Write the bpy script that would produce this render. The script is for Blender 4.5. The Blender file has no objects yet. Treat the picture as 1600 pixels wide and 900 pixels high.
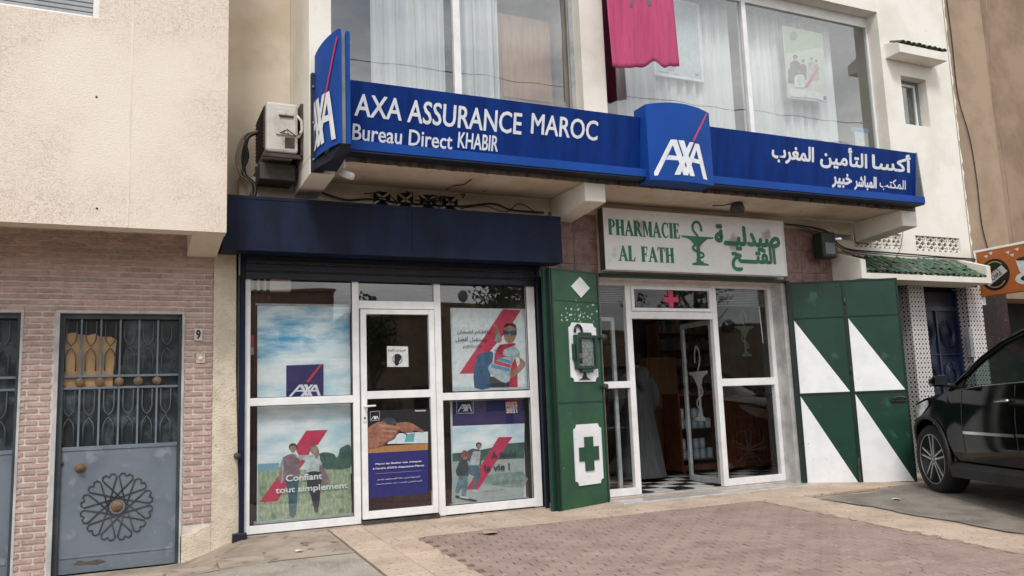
import bpy, bmesh, math, random
from mathutils import Vector, Matrix
from mathutils.geometry import tessellate_polygon
random.seed(7)
R=math.radians; PI=math.pi
S=bpy.context.scene; COL=S.collection
# ---------------------------------------------------------------- camera
FPX=1292.8; YAW,PITCH,ROLL=0.43605,0.13727,-0.03788; CAM=Vector((0,-8.3,1.3))
cy,sy,cp,sp=math.cos(YAW),math.sin(YAW),math.cos(PITCH),math.sin(PITCH)
Fw=Vector((sy*cp,cy*cp,sp)); Rt=Vector((cy,-sy,0)); Up=Rt.cross(Fw)
cr,sr=math.cos(ROLL),math.sin(ROLL)
Rt,Up=cr*Rt+sr*Up,-sr*Rt+cr*Up
cam=bpy.data.cameras.new('camera'); cam.sensor_width=36; cam.lens=36*FPX/1600; cam.clip_end=1000; cam.clip_start=.05
co=bpy.data.objects.new('camera',cam); COL.objects.link(co)
M=Matrix((Rt,Up,-Fw)).transposed().to_4x4(); M.translation=CAM; co.matrix_world=M; S.camera=co
def at(px,py,y=0.0):
    """point where a traced photo position meets the real plane y=const"""
    r=Rt*((px-800)/FPX)+Up*((450-py)/FPX)+Fw
    t=(y-CAM.y)/r.y; q=CAM+t*r; return q.x,q.z
# ---------------------------------------------------------------- world, sun, exposure
w=bpy.data.worlds.new('World'); S.world=w; w.use_nodes=True; nt=w.node_tree; nt.nodes.clear()
def N(nt,t,**k):
    n=nt.nodes.new(t)
    for a,b in k.items():
        if a.startswith('_'): n.inputs[a[1:]].default_value=b
        else: setattr(n,a,b)
    return n
SUN_EL,SUN_AZ=R(52),R(205)
sky=N(nt,'ShaderNodeTexSky',sky_type='NISHITA',sun_disc=False,sun_elevation=SUN_EL,sun_rotation=SUN_AZ,air_density=1,dust_density=3)
tc=N(nt,'ShaderNodeTexCoord'); mp=N(nt,'ShaderNodeMapping'); mp.inputs['Scale'].default_value=(1,1,2.6)
n1=N(nt,'ShaderNodeTexNoise'); n1.inputs['Scale'].default_value=2.3; n1.inputs['Detail'].default_value=9; n1.inputs['Roughness'].default_value=.56
rp=N(nt,'ShaderNodeValToRGB'); rp.color_ramp.elements[0].position=.36; rp.color_ramp.elements[1].position=.66
rp.color_ramp.elements[0].color=(3.6,3.9,4.3,1); rp.color_ramp.elements[1].color=(11.5,11.4,11.2,1)
r2=N(nt,'ShaderNodeValToRGB'); r2.color_ramp.elements[0].position=.30; r2.color_ramp.elements[1].position=.44
mx=N(nt,'ShaderNodeMixRGB'); bg=N(nt,'ShaderNodeBackground'); bg.inputs['Strength'].default_value=.1; ou=N(nt,'ShaderNodeOutputWorld')
L=nt.links.new
L(tc.outputs['Generated'],mp.inputs[0]); L(mp.outputs[0],n1.inputs['Vector']); L(n1.outputs['Fac'],rp.inputs[0]); L(n1.outputs['Fac'],r2.inputs[0])
L(r2.outputs[0],mx.inputs[0]); L(sky.outputs[0],mx.inputs[1]); L(rp.outputs[0],mx.inputs[2]); L(mx.outputs[0],bg.inputs[0]); L(bg.outputs[0],ou.inputs[0])
sl=bpy.data.lights.new('sun','SUN'); sl.energy=1.3; sl.angle=R(14); sl.color=(1,.98,.95)
so=bpy.data.objects.new('sun',sl); COL.objects.link(so); so.location=(0,0,30)
sd=Vector((math.sin(SUN_AZ)*math.cos(SUN_EL),math.cos(SUN_AZ)*math.cos(SUN_EL),math.sin(SUN_EL)))
so.rotation_euler=sd.to_track_quat('Z','Y').to_euler()
vs=S.view_settings; vs.view_transform='Standard'; vs.look='None'; vs.gamma=1; vs.exposure=0.68; vs.use_curve_mapping=False
S.cycles.max_bounces=10; S.cycles.transparent_max_bounces=16; S.cycles.caustics_reflective=False; S.cycles.caustics_refractive=False
# ---------------------------------------------------------------- materials
def hx(h):
    h=h.lstrip('#'); v=[int(h[i:i+2],16)/255 for i in (0,2,4)]
    return tuple((x/12.92 if x<=.04045 else ((x+.055)/1.055)**2.4) for x in v)+(1,)
def pm(name,c1,c2=None,sc=3,rough=.7,bump=0,bs=60,metal=0,rand=0,lo=.42,hi=.62,spot=None,sp_sc=30,sp_at=.66,sp_w=.03,streak=None,emit=0,coat=0,dist=0,spec=.5,world=False):
    m=bpy.data.materials.new(name); m.use_nodes=True; nt=m.node_tree; b=nt.nodes['Principled BSDF']
    b.inputs['Roughness'].default_value=rough; b.inputs['Metallic'].default_value=metal; b.inputs['Coat Weight'].default_value=coat
    b.inputs['Specular IOR Level'].default_value=spec
    c1=hx(c1) if isinstance(c1,str) else c1
    L=nt.links.new; tc=N(nt,'ShaderNodeTexCoord'); out=None
    if c2 is None: c2=tuple(x*.82 for x in c1[:3])+(1,)
    elif isinstance(c2,str): c2=hx(c2)
    n=N(nt,'ShaderNodeTexNoise'); n.inputs['Scale'].default_value=sc; n.inputs['Detail'].default_value=7; n.inputs['Roughness'].default_value=.62
    src=N(nt,'ShaderNodeNewGeometry').outputs['Position'] if world else tc.outputs['Object']
    if streak:
        mp=N(nt,'ShaderNodeMapping'); mp.inputs['Scale'].default_value=streak; L(src,mp.inputs[0]); L(mp.outputs[0],n.inputs['Vector'])
    else: L(src,n.inputs['Vector'])
    r=N(nt,'ShaderNodeValToRGB'); r.color_ramp.elements[0].position=lo; r.color_ramp.elements[1].position=hi
    r.color_ramp.elements[0].color=c1; r.color_ramp.elements[1].color=c2; L(n.outputs['Fac'],r.inputs[0]); out=r.outputs[0]
    if spot:
        s=N(nt,'ShaderNodeTexNoise'); s.inputs['Scale'].default_value=sp_sc; s.inputs['Detail'].default_value=4; s.inputs['Distortion'].default_value=dist; L(src,s.inputs['Vector'])
        r3=N(nt,'ShaderNodeValToRGB'); r3.color_ramp.elements[0].position=sp_at; r3.color_ramp.elements[1].position=sp_at+sp_w
        L(s.outputs['Fac'],r3.inputs[0]); mx=N(nt,'ShaderNodeMixRGB'); mx.inputs[2].default_value=hx(spot); L(r3.outputs[0],mx.inputs[0]); L(out,mx.inputs[1]); out=mx.outputs[0]
    if rand:
        oi=N(nt,'ShaderNodeObjectInfo'); mr=N(nt,'ShaderNodeMapRange'); mr.inputs['To Min'].default_value=1-rand; mr.inputs['To Max'].default_value=1+rand
        L(oi.outputs['Random'],mr.inputs[0]); hs=N(nt,'ShaderNodeHueSaturation'); L(mr.outputs[0],hs.inputs['Value']); L(out,hs.inputs['Color']); out=hs.outputs[0]
    L(out,b.inputs['Base Color'])
    if bump:
        bn=N(nt,'ShaderNodeTexNoise'); bn.inputs['Scale'].default_value=bs; bn.inputs['Detail'].default_value=5; L(src,bn.inputs['Vector'])
        bu=N(nt,'ShaderNodeBump'); bu.inputs['Strength'].default_value=bump; bu.inputs['Distance'].default_value=.01; L(bn.outputs['Fac'],bu.inputs['Height']); L(bu.outputs[0],b.inputs['Normal'])
    rr=N(nt,'ShaderNodeMapRange'); rr.inputs['To Min'].default_value=max(0,rough-.08); rr.inputs['To Max'].default_value=min(1,rough+.1); L(n.outputs['Fac'],rr.inputs[0]); L(rr.outputs[0],b.inputs['Roughness'])
    if emit:
        b.inputs['Emission Strength'].default_value=emit; L(out,b.inputs['Emission Color'])
    return m
def glass(name,tint=(1,1,1),ior=.1,rough=0.0):
    m=bpy.data.materials.new(name); m.use_nodes=True; nt=m.node_tree; nt.nodes.clear(); L=nt.links.new
    o=N(nt,'ShaderNodeOutputMaterial'); x=N(nt,'ShaderNodeMixShader'); t=N(nt,'ShaderNodeBsdfTransparent'); g=N(nt,'ShaderNodeBsdfGlossy'); lw=N(nt,'ShaderNodeLayerWeight'); pw=N(nt,'ShaderNodeMath',operation='POWER'); pw.inputs[1].default_value=5; f=N(nt,'ShaderNodeMath',operation='MULTIPLY_ADD'); f.inputs[1].default_value=1-ior; f.inputs[2].default_value=ior
    t.inputs[0].default_value=tuple(tint)+(1,); g.inputs['Roughness'].default_value=rough; g.inputs['Color'].default_value=(1,1,1,1); nt.links.new(lw.outputs['Facing'],pw.inputs[0]); nt.links.new(pw.outputs[0],f.inputs[0])
    # slight waviness of the sheet
    tc=N(nt,'ShaderNodeTexCoord'); n=N(nt,'ShaderNodeTexNoise'); n.inputs['Scale'].default_value=1.3; n.inputs['Detail'].default_value=1
    bu=N(nt,'ShaderNodeBump'); bu.inputs['Strength'].default_value=.12; bu.inputs['Distance'].default_value=.02
    L(tc.outputs['Object'],n.inputs['Vector']); L(n.outputs['Fac'],bu.inputs['Height']); L(bu.outputs[0],g.inputs['Normal'])
    L(f.outputs[0],x.inputs[0]); L(t.outputs[0],x.inputs[1]); L(g.outputs[0],x.inputs[2]); L(x.outputs[0],o.inputs[0]); return m
def band_mat(name,base,base2,dark,scale=14,width=.018,mask_sc=.8,mlo=.42,mhi=.6,rough=.9,bump=.5):
    """trowel-scratched render: thin wandering dirt-filled grooves, heavier in patches"""
    m=bpy.data.materials.new(name); m.use_nodes=True; nt=m.node_tree; b=nt.nodes['Principled BSDF']; L=nt.links.new; b.inputs['Roughness'].default_value=rough
    tc=N(nt,'ShaderNodeTexCoord'); big=N(nt,'ShaderNodeTexNoise'); big.inputs['Scale'].default_value=mask_sc; big.inputs['Detail'].default_value=5; L(tc.outputs['Object'],big.inputs['Vector'])
    r=N(nt,'ShaderNodeValToRGB'); r.color_ramp.elements[0].position=.35; r.color_ramp.elements[1].position=.7; r.color_ramp.elements[0].color=hx(base); r.color_ramp.elements[1].color=hx(base2); L(big.outputs['Fac'],r.inputs[0])
    n=N(nt,'ShaderNodeTexNoise'); n.inputs['Scale'].default_value=scale; n.inputs['Detail'].default_value=3; n.inputs['Distortion'].default_value=2.2; L(tc.outputs['Object'],n.inputs['Vector'])
    a=N(nt,'ShaderNodeMath',operation='SUBTRACT'); a.inputs[1].default_value=.5; c=N(nt,'ShaderNodeMath',operation='ABSOLUTE'); L(n.outputs['Fac'],a.inputs[0]); L(a.outputs[0],c.inputs[0])
    mr=N(nt,'ShaderNodeMapRange'); mr.inputs['From Min'].default_value=0; mr.inputs['From Max'].default_value=width; mr.inputs['To Min'].default_value=1; mr.inputs['To Max'].default_value=0; L(c.outputs[0],mr.inputs[0])
    mk=N(nt,'ShaderNodeMapRange'); mk.inputs['From Min'].default_value=mlo; mk.inputs['From Max'].default_value=mhi; L(big.outputs['Fac'],mk.inputs[0])
    br=N(nt,'ShaderNodeTexNoise'); br.inputs['Scale'].default_value=scale*.6; L(tc.outputs['Object'],br.inputs['Vector'])
    mb=N(nt,'ShaderNodeMapRange'); mb.inputs['From Min'].default_value=.46; mb.inputs['From Max'].default_value=.60; L(br.outputs['Fac'],mb.inputs[0])
    m1=N(nt,'ShaderNodeMath',operation='MULTIPLY'); L(mr.outputs[0],m1.inputs[0]); L(mk.outputs[0],m1.inputs[1])
    m2=N(nt,'ShaderNodeMath',operation='MULTIPLY'); L(m1.outputs[0],m2.inputs[0]); L(mb.outputs[0],m2.inputs[1])
    m3=N(nt,'ShaderNodeMath',operation='MULTIPLY'); m3.inputs[1].default_value=.6; L(m2.outputs[0],m3.inputs[0])
    mx=N(nt,'ShaderNodeMixRGB'); mx.inputs[2].default_value=hx(dark); L(m3.outputs[0],mx.inputs[0]); L(r.outputs[0],mx.inputs[1]); L(mx.outputs[0],b.inputs['Base Color'])
    fn=N(nt,'ShaderNodeTexNoise'); fn.inputs['Scale'].default_value=70; fn.inputs['Detail'].default_value=4; L(tc.outputs['Object'],fn.inputs['Vector'])
    ad=N(nt,'ShaderNodeMath',operation='SUBTRACT'); L(fn.outputs['Fac'],ad.inputs[0]); L(m1.outputs[0],ad.inputs[1])
    bu=N(nt,'ShaderNodeBump'); bu.inputs['Strength'].default_value=bump; bu.inputs['Distance'].default_value=.008; L(ad.outputs[0],bu.inputs['Height']); L(bu.outputs[0],b.inputs['Normal'])
    return m
def zellige(name):
    """white glaze with small dark star pattern, too fine to build"""
    m=bpy.data.materials.new(name); m.use_nodes=True; nt=m.node_tree; b=nt.nodes['Principled BSDF']; L=nt.links.new; b.inputs['Roughness'].default_value=.35
    tc=N(nt,'ShaderNodeTexCoord'); mp=N(nt,'ShaderNodeMapping'); mp.inputs['Rotation'].default_value=(0,0,0); L(tc.outputs['Object'],mp.inputs[0])
    sx=N(nt,'ShaderNodeSeparateXYZ'); L(mp.outputs[0],sx.inputs[0])
    ax=N(nt,'ShaderNodeMath',operation='ADD'); L(sx.outputs[0],ax.inputs[0]); L(sx.outputs[1],ax.inputs[1])
    def fr(sock,k,off):
        a=N(nt,'ShaderNodeMath',operation='MULTIPLY_ADD'); a.inputs[1].default_value=k; a.inputs[2].default_value=off; L(sock,a.inputs[0])
        f=N(nt,'ShaderNodeMath',operation='FRACT'); L(a.outputs[0],f.inputs[0]); s=N(nt,'ShaderNodeMath',operation='SUBTRACT'); s.inputs[1].default_value=.5; L(f.outputs[0],s.inputs[0])
        c=N(nt,'ShaderNodeMath',operation='ABSOLUTE'); L(s.outputs[0],c.inputs[0]); return c.outputs[0]
    def dia(off,rad):
        u=fr(ax.outputs[0],15,off); v=fr(sx.outputs[2],15,off); s=N(nt,'ShaderNodeMath',operation='ADD'); L(u,s.inputs[0]); L(v,s.inputs[1])
        l=N(nt,'ShaderNodeMath',operation='LESS_THAN'); l.inputs[1].default_value=rad; L(s.outputs[0],l.inputs[0]); return l.outputs[0],u,v
    d1,u,v=dia(0,.30); 
    d2,u2,v2=dia(.5,.17)
    mxx=N(nt,'ShaderNodeMath',operation='MAXIMUM'); L(d1,mxx.inputs[0]); L(d2,mxx.inputs[1])
    mx=N(nt,'ShaderNodeMixRGB'); mx.inputs[1].default_value=hx('#c9c4c2'); mx.inputs[2].default_value=hx('#23202c'); L(mxx.outputs[0],mx.inputs[0]); L(mx.outputs[0],b.inputs['Base Color']); return m
m_cream=band_mat('cream_render','#ebdfd0','#e0d0bf','#9f8674',scale=17,width=.026,mask_sc=.7,mlo=.44,mhi=.62,bump=.6)
m_cream2=pm('smooth_cream','#dfd3c2','#d0c1ac',sc=1.6,bump=.25,bs=40,rough=.9)
m_white=pm('white_render','#ece8df','#dfd9cd',sc=1.2,bump=.3,bs=30,rough=.9,spot='#c4b9a6',sp_sc=6,sp_at=.68,sp_w=.12)
m_slab=pm('slab_render','#e0d3c2','#cbb9a4',sc=1.8,bump=.3,bs=30,rough=.9,spot='#8d7b68',sp_sc=5,sp_at=.66,sp_w=.1)
m_drip=pm('water_stained_edge','#7d7164','#463e36',sc=14,streak=(1,1,.15),rough=.95)
m_rough=pm('rough_plaster','#d9cdba','#c6b9a5',sc=5,bump=1,bs=60,rough=.95,spot='#a89a86',sp_sc=30,sp_at=.62,sp_w=.12)
m_mortar=pm('mortar','#ddd4cc','#c8bcb2',sc=9,bump=.4,rough=.95)
m_brick=pm('pink_brick_face','#bca29a','#a88c84',sc=16,bump=.4,bs=120,rand=.16,rough=.85,spot='#c1a8a2',sp_sc=70,sp_at=.6,world=True)
m_door=pm('grey_door_paint','#6f7984','#616c78',sc=2.4,bump=.15,bs=12,rough=.5,spot='#7f8890',sp_sc=9,sp_at=.6,sp_w=.1)
m_doorl=pm('scroll_grey','#565d63','#45494d',rough=.6)
m_doord=pm('dark_door_steel','#3c444b','#2f363c',sc=5,rough=.55)
m_iron=pm('worn_iron','#454545','#35302d',sc=12,rough=.6)
m_brass=pm('rusty_brass','#7d6448','#5c4937',sc=20,rough=.55)
m_dirtyglass=pm('dusty_glass','#2a3136','#59636a',sc=4.5,rough=.25,lo=.45,hi=.7)
m_card=pm('brown_card','#bb9a72','#a98a66',sc=4,rough=.9)
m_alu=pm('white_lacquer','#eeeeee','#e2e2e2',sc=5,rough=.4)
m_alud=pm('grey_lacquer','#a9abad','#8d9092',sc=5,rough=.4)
m_blk=pm('black_rubber','#101112','#181818',rough=.5)
m_navy=pm('navy_sheet','#18233f','#101828',sc=1.6,streak=(1.6,1,.5),bump=.25,bs=6,rough=.55,spec=.2,spot='#4a3f3c',sp_sc=7,sp_at=.72,sp_w=.06)
m_navyd=pm('dark_navy_slat','#141a2a','#0e131f',sc=4,rough=.5,spot='#6d737c',sp_sc=26,sp_at=.75)
m_blue=pm('sign_blue','#12357c','#0d2a68',sc=2.2,streak=(2.5,1,.35),rough=.45,spec=.08)
m_blue2=pm('bright_sign_blue','#1b4a9c','#19438d',sc=1.3,rough=.45,spec=.12)
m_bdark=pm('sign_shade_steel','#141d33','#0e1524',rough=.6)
m_let=pm('letter_white','#e4e6ea','#d5d9df',sc=9,rough=.5)
m_slash=pm('logo_red','#c8325f','#b52c55',rough=.4)
m_grey=pm('grey_metal','#8a8f92','#74797c',rough=.5)
m_green=pm('green_door_paint','#1a4033','#15352a',sc=2.2,bump=.15,bs=8,rough=.42,spot='#2f5a45',sp_sc=5,sp_at=.62,sp_w=.1)
m_greenl=pm('light_worn_green','#2f5a3c','#24493a',sc=1.7,bump=.15,bs=8,rough=.5,spot='#6d8a78',sp_sc=22,sp_at=.7)
m_greend=pm('dark_green_angle','#11291f','#0d2019',rough=.5)
m_wpaint=pm('white_gloss_paint','#f2f3f5','#e6e8ea',sc=3,rough=.4,spot='#b9b6ae',sp_sc=20,sp_at=.7)
m_sigw=pm('sign_plastic','#f0f2ef','#e4e6e3',sc=2,rough=.35,spot='#b1aca4',sp_sc=3,sp_at=.6,sp_w=.1)
m_sgr=pm('pharmacy_green','#137a50','#106a44',sc=3,rough=.4)
m_brib=pm('brown_ribbed_steel','#5c504b','#443b37',rough=.6)
m_stone=pm('pink_stone_tile','#8f7169','#745750',sc=9,rough=.5,rand=.07,spot='#9d837a',sp_sc=10,sp_at=.58,sp_w=.12,world=True)
m_marble=pm('white_marble','#c3c2c0','#a7a6a6',sc=5,rough=.3)
m_beige=pm('stamped_beige_tile','#c2ae9c','#b09b89',sc=2.2,rand=.07,rough=.75,bump=.3,spot='#8a7868',sp_sc=13,sp_at=.62,sp_w=.015,dist=2.5,world=True)
m_paver=pm('red_paver','#9b857d','#8c7770',sc=3,rand=.09,rough=.85,bump=.4,bs=90,spot='#a59189',sp_sc=12,sp_at=.62,sp_w=.1,world=True)
m_sand=pm('sandy_joint','#a99886','#8d7d6d',sc=10,rough=.95,bump=.4)
m_road=pm('dark_road','#524f4b','#454340',sc=2,rough=.9,bump=.4,bs=80)
m_aspl=pm('pale_worn_asphalt','#a39a8f','#8c8378',sc=2.5,rough=.9,bump=.6,bs=90,spot='#b3aa9e',sp_sc=40,sp_at=.6)
m_asph=pm('asphalt_grey','#8b8279','#716a62',sc=3.5,rough=.9,bump=.6,bs=120,spot='#968e85',sp_sc=60,sp_at=.6)
m_conc=pm('old_concrete','#aa9b8b','#8e8072',sc=3,rough=.9,bump=.5,bs=50,spot='#6b6056',sp_sc=7,sp_at=.6,sp_w=.08)
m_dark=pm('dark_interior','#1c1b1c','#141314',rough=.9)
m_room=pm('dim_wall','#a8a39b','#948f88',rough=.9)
m_wood=pm('brown_wood','#6d3f28','#54301e',sc=2,streak=(14,2,1.2),rough=.4)
m_woodl=pm('tan_wood','#b98f6c','#a67f5f',sc=2,streak=(9,2,1),rough=.5)
m_curtb=pm('brown_curtain','#4b2a22','#3a201a',sc=4,streak=(10,2,.5),rough=.8)
m_curt=pm('sheer_curtain','#e2e5e5','#d0d5d6',sc=3,streak=(8,3,.3),rough=.9)
m_tilg=pm('green_roof_glaze','#3a5a42','#2a4433',sc=8,rand=.4,rough=.55,spot='#6b6f62',sp_sc=16,sp_at=.56,world=True)
m_tilo=pm('old_roof_tile','#5c6159','#3f443d',sc=14,rand=.2,rough=.7,world=True)
m_zel=zellige('patterned_glaze')
m_bdoor=pm('navy_iron_door','#10172c','#0c1224',sc=6,rough=.35)
m_bscr=pm('navy_scroll_iron','#1d2749','#161e3a',sc=6,rough=.35)
m_brown=pm('brown_render','#a8927c','#937e6a',sc=1.1,bump=.5,bs=40,rough=.95)
m_brown2=pm('dark_brown_render','#9c8570','#846e5b',sc=1.1,bump=.5,bs=40,rough=.95)
m_dmarb=pm('dark_red_marble','#33201e','#231413',sc=9,spec=.15,rough=.4,spot='#8d7a76',sp_sc=36,sp_at=.68)
m_flag=pm('faded_red_cloth','#bd4b74','#b1436b',sc=3,streak=(6,1,.6),rough=.85)
m_star=pm('faded_green_cloth','#6f6b72',rough=.85)
m_acw=pm('ac_plastic','#cdc8c0','#bbb5ab',sc=6,rough=.5,spot='#8b7f70',sp_sc=9,sp_at=.68)
m_acd=pm('ac_dark_grille','#4c3f39','#352c28',sc=9,rough=.6)
m_cable=pm('black_cable','#1b1a1a','#262322',rough=.6)
m_cableb=pm('beige_cable','#9b8b78','#7f705f',rough=.7)
m_carb=pm('black_car_paint','#070808','#050606',rough=.06,coat=0,spec=.2)
m_carw=pm('white_car_paint','#c9cacc','#bfc0c2',rough=.15,coat=.6)
m_tyre=pm('tyre_rubber','#17171a','#101012',sc=12,rough=.85)
m_chrome=pm('bright_chrome','#c9cbcd','#b5b7b9',rough=.15,metal=1)
m_silver=pm('machined_alloy','#a2a4a6','#838588',rough=.3,metal=.8)
m_plastic=pm('dark_plastic','#1d1e20','#151618',rough=.6)
m_lamp=pm('lamp_lens','#9aa0a6','#c9ced2',sc=9,rough=.1,coat=1)
m_robe=pm('grey_robe','#4a4c4e','#3e4042',sc=4,streak=(9,9,.6),rough=.95)
m_skin=pm('skin','#9b6d52','#8a5e46',rough=.6)
m_hair=pm('dark_hair','#1c1714',rough=.8)
m_leaf=pm('leaf_green','#2f4424','#1f3018',sc=6,rough=.7)
m_bark=pm('bark','#4d4034','#392f26',sc=12,rough=.95)
g_shop=glass('shop_glass',(.98,.99,.99),.06)
g_up=glass('tinted_window_glass',(.93,.94,.94),.13)
g_car=glass('car_glass',(.5,.58,.56),.08)
g_ph=glass('pharmacy_glass',(.97,.985,.985),.032)
FM={}
def flat(h):
    if h not in FM: FM[h]=pm('print_'+h.strip('#'),h,tuple(x*.74 for x in hx(h)[:3])+(1,),sc=17,rough=.45,lo=.35,hi=.75)
    return FM[h]
def photo(h):
    k='p'+h
    if k not in FM: FM[k]=pm('photo_print_'+h.strip('#'),h,tuple(x*.42 for x in hx(h)[:3])+(1,),sc=13,rough=.45,lo=.38,hi=.70,spot=None)
    return FM[k]
# ---------------------------------------------------------------- mesh builder
OFF={}
class MB:
    def __init__(s,m=None): s.v=[];s.f=[];s.mi=[];s.mats=[];s.sm=[];s.cur=0;s.smooth=False; s.x=None; (m is not None) and s.use(m)
    def use(s,m):
        if m not in s.mats: s.mats.append(m)
        s.cur=s.mats.index(m); return s
    def add(s,vs,fs,smooth=None):
        k=len(s.v); s.v+= [Vector(p) if s.x is None else s.x@Vector(p) for p in vs]
        for f in fs: s.f.append([k+i for i in f]); s.mi.append(s.cur); s.sm.append(s.smooth if smooth is None else smooth)
        return s
    def box(s,x0,x1,y0,y1,z0,z1):
        return s.add([(x0,y0,z0),(x1,y0,z0),(x1,y1,z0),(x0,y1,z0),(x0,y0,z1),(x1,y0,z1),(x1,y1,z1),(x0,y1,z1)],[(0,3,2,1),(4,5,6,7),(0,1,5,4),(1,2,6,5),(2,3,7,6),(3,0,4,7)])
    def hexa(s,p): # 8 points bottom ring, top ring
        return s.add(p,[(0,3,2,1),(4,5,6,7),(0,1,5,4),(1,2,6,5),(2,3,7,6),(3,0,4,7)])
    def prism(s,pts,fn,d0,d1,smooth=False):
        n=len(pts); a=[fn(u,v,d0) for u,v in pts]+[fn(u,v,d1) for u,v in pts]
        tri=tessellate_polygon([[Vector((u,v,0)) for u,v in pts]])
        return s._pr(a,tri,n,smooth)
    def _pr(s,a,tri,n,smooth):
        k=len(s.v); s.add(a,[tuple(t) for t in tri]+[tuple(i+n for i in reversed(t)) for t in tri],False)
        for i in range(n): j=(i+1)%n; s.f.append([k+i,k+j,k+n+j,k+n+i]); s.mi.append(s.cur); s.sm.append(smooth)
        return s
    def flatpoly(s,pts,y):   # pts (x,z) facing -y
        tri=tessellate_polygon([[Vector((u,v,0)) for u,v in pts]])
        return s.add([(u,y,v) for u,v in pts],[tuple(t) for t in tri])
    def tube(s,pts,r,n=8,closed=False,smooth=True,cap=True):
        P=[Vector(p) for p in pts]; m=len(P); rs=r if isinstance(r,(list,tuple)) else [r]*m
        vs=[];nor=None
        for i in range(m):
            a=P[i-1] if i>0 else (P[-1] if closed else P[0]); b=P[i+1] if i<m-1 else (P[0] if closed else P[-1])
            t=(b-a).normalized() if (b-a).length>1e-9 else Vector((0,0,1))
            if nor is None: nor=t.orthogonal().normalized()
            nor=(nor-t*nor.dot(t)); nor=nor.normalized() if nor.length>1e-6 else t.orthogonal().normalized()
            bi=t.cross(nor)
            for k in range(n): a_=2*PI*k/n; vs.append(P[i]+(nor*math.cos(a_)+bi*math.sin(a_))*rs[i])
        fs=[]
        for i in range(m if closed else m-1):
            j=(i+1)%m
            for k in range(n): l=(k+1)%n; fs.append((i*n+k,i*n+l,j*n+l,j*n+k))
        if cap and not closed: fs+= [tuple(reversed(range(n))),tuple((m-1)*n+k for k in range(n))]
        return s.add(vs,fs,smooth)
    def cyl(s,p0,p1,r,n=16,r1=None,smooth=True): return s.tube([p0,p1],[r,r if r1 is None else r1],n,smooth=smooth)
    def ell(s,c,rx,ry,rz,n=14,m=9):
        vs=[];fs=[]
        for i in range(m+1):
            a=PI*i/m
            for k in range(n): b=2*PI*k/n; vs.append((c[0]+rx*math.sin(a)*math.cos(b),c[1]+ry*math.sin(a)*math.sin(b),c[2]+rz*math.cos(a)))
        for i in range(m):
            for k in range(n): l=(k+1)%n; fs.append((i*n+k,(i+1)*n+k,(i+1)*n+l,i*n+l))
        return s.add(vs,fs,True)
    def lathe(s,prof,c,n=20,axis='z'):
        vs=[];fs=[];m=len(prof)
        for r,h in prof:
            for k in range(n):
                a=2*PI*k/n; u,v=r*math.cos(a),r*math.sin(a)
                vs.append((c[0]+u,c[1]+v,c[2]+h) if axis=='z' else ((c[0]+u,c[1]+h,c[2]+v) if axis=='y' else (c[0]+h,c[1]+u,c[2]+v)))
        for i in range(m-1):
            for k in range(n): l=(k+1)%n; fs.append((i*n+k,i*n+l,(i+1)*n+l,(i+1)*n+k))
        return s.add(vs,fs,True)
    def grid(s,fn,nu,nv,smooth=True):
        vs=[fn(i/nu,j/nv) for j in range(nv+1) for i in range(nu+1)]
        fs=[(j*(nu+1)+i,j*(nu+1)+i+1,(j+1)*(nu+1)+i+1,(j+1)*(nu+1)+i) for j in range(nv) for i in range(nu)]
        return s.add(vs,fs,smooth)
    def rect(s,x0,x1,z0,z1,t,y0,y1,tb=None,tt=None):   # frame, members butted
        tb=t if tb is None else tb; tt=t if tt is None else tt
        s.box(x0,x0+t,y0,y1,z0,z1); s.box(x1-t,x1,y0,y1,z0,z1)
        if tb: s.box(x0+t,x1-t,y0+.001,y1-.001,z0,z0+tb)
        if tt: s.box(x0+t,x1-t,y0+.001,y1-.001,z1-tt,z1)
        return s
    def build(s,name,parent=None,bevel=0,off=None,solid=0,subd=0,fix=True):
        o_=off if off is not None else (OFF.get(parent,Vector((0,0,0))) if parent else Vector((0,0,0)))
        me=bpy.data.meshes.new(name); me.from_pydata([p-o_ for p in s.v],[],s.f)
        for m in s.mats: me.materials.append(m)
        me.polygons.foreach_set('material_index',s.mi); me.polygons.foreach_set('use_smooth',s.sm); me.update()
        if fix:
            b=bmesh.new(); b.from_mesh(me); bmesh.ops.recalc_face_normals(b,faces=b.faces)
            b.to_mesh(me); b.free()
        o=bpy.data.objects.new(name,me); COL.objects.link(o)
        if parent: o.parent=parent; OFF[o]=o_
        else: OFF[o]=Vector((0,0,0))
        if solid: md=o.modifiers.new('s','SOLIDIFY'); md.thickness=solid; md.offset=0
        if bevel: md=o.modifiers.new('b','BEVEL'); md.width=bevel; md.segments=2; md.limit_method='ANGLE'; md.angle_limit=R(50)
        if subd: md=o.modifiers.new('u','SUBSURF'); md.levels=subd; md.render_levels=subd
        return o
def tag(o,label=None,cat=None,group=None,kind=None):
    if label: o['label']=label
    if cat: o['category']=cat
    if group: o['group']=group
    if kind: o['kind']=kind
    return o
def thing(name,label,cat,loc=(0,0,0),group=None,rotz=0,local=False):
    o=bpy.data.objects.new(name,None); COL.objects.link(o); o.location=loc; o.rotation_euler=(0,0,rotz); o.empty_display_size=.1
    OFF[o]=Vector((0,0,0)) if local else Vector(loc); return tag(o,label,cat,group)
def dup(o,loc=None,rotz=None,parent=None,mats=None):
    c=o.copy(); COL.objects.link(c)
    if parent is not None: c.parent=parent
    if loc is not None: c.location=loc
    if rotz is not None: c.rotation_euler[2]=rotz
    for ch in list(o.children): dup(ch,parent=c)
    return c
def inst(o,loc,parent,rot=None,scale=None):
    c=o.copy(); COL.objects.link(c); c.parent=parent; c.location=Vector(loc)-OFF.get(parent,Vector((0,0,0)))
    if rot is not None: c.rotation_euler=rot
    if scale is not None: c.scale=scale
    return c
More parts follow.
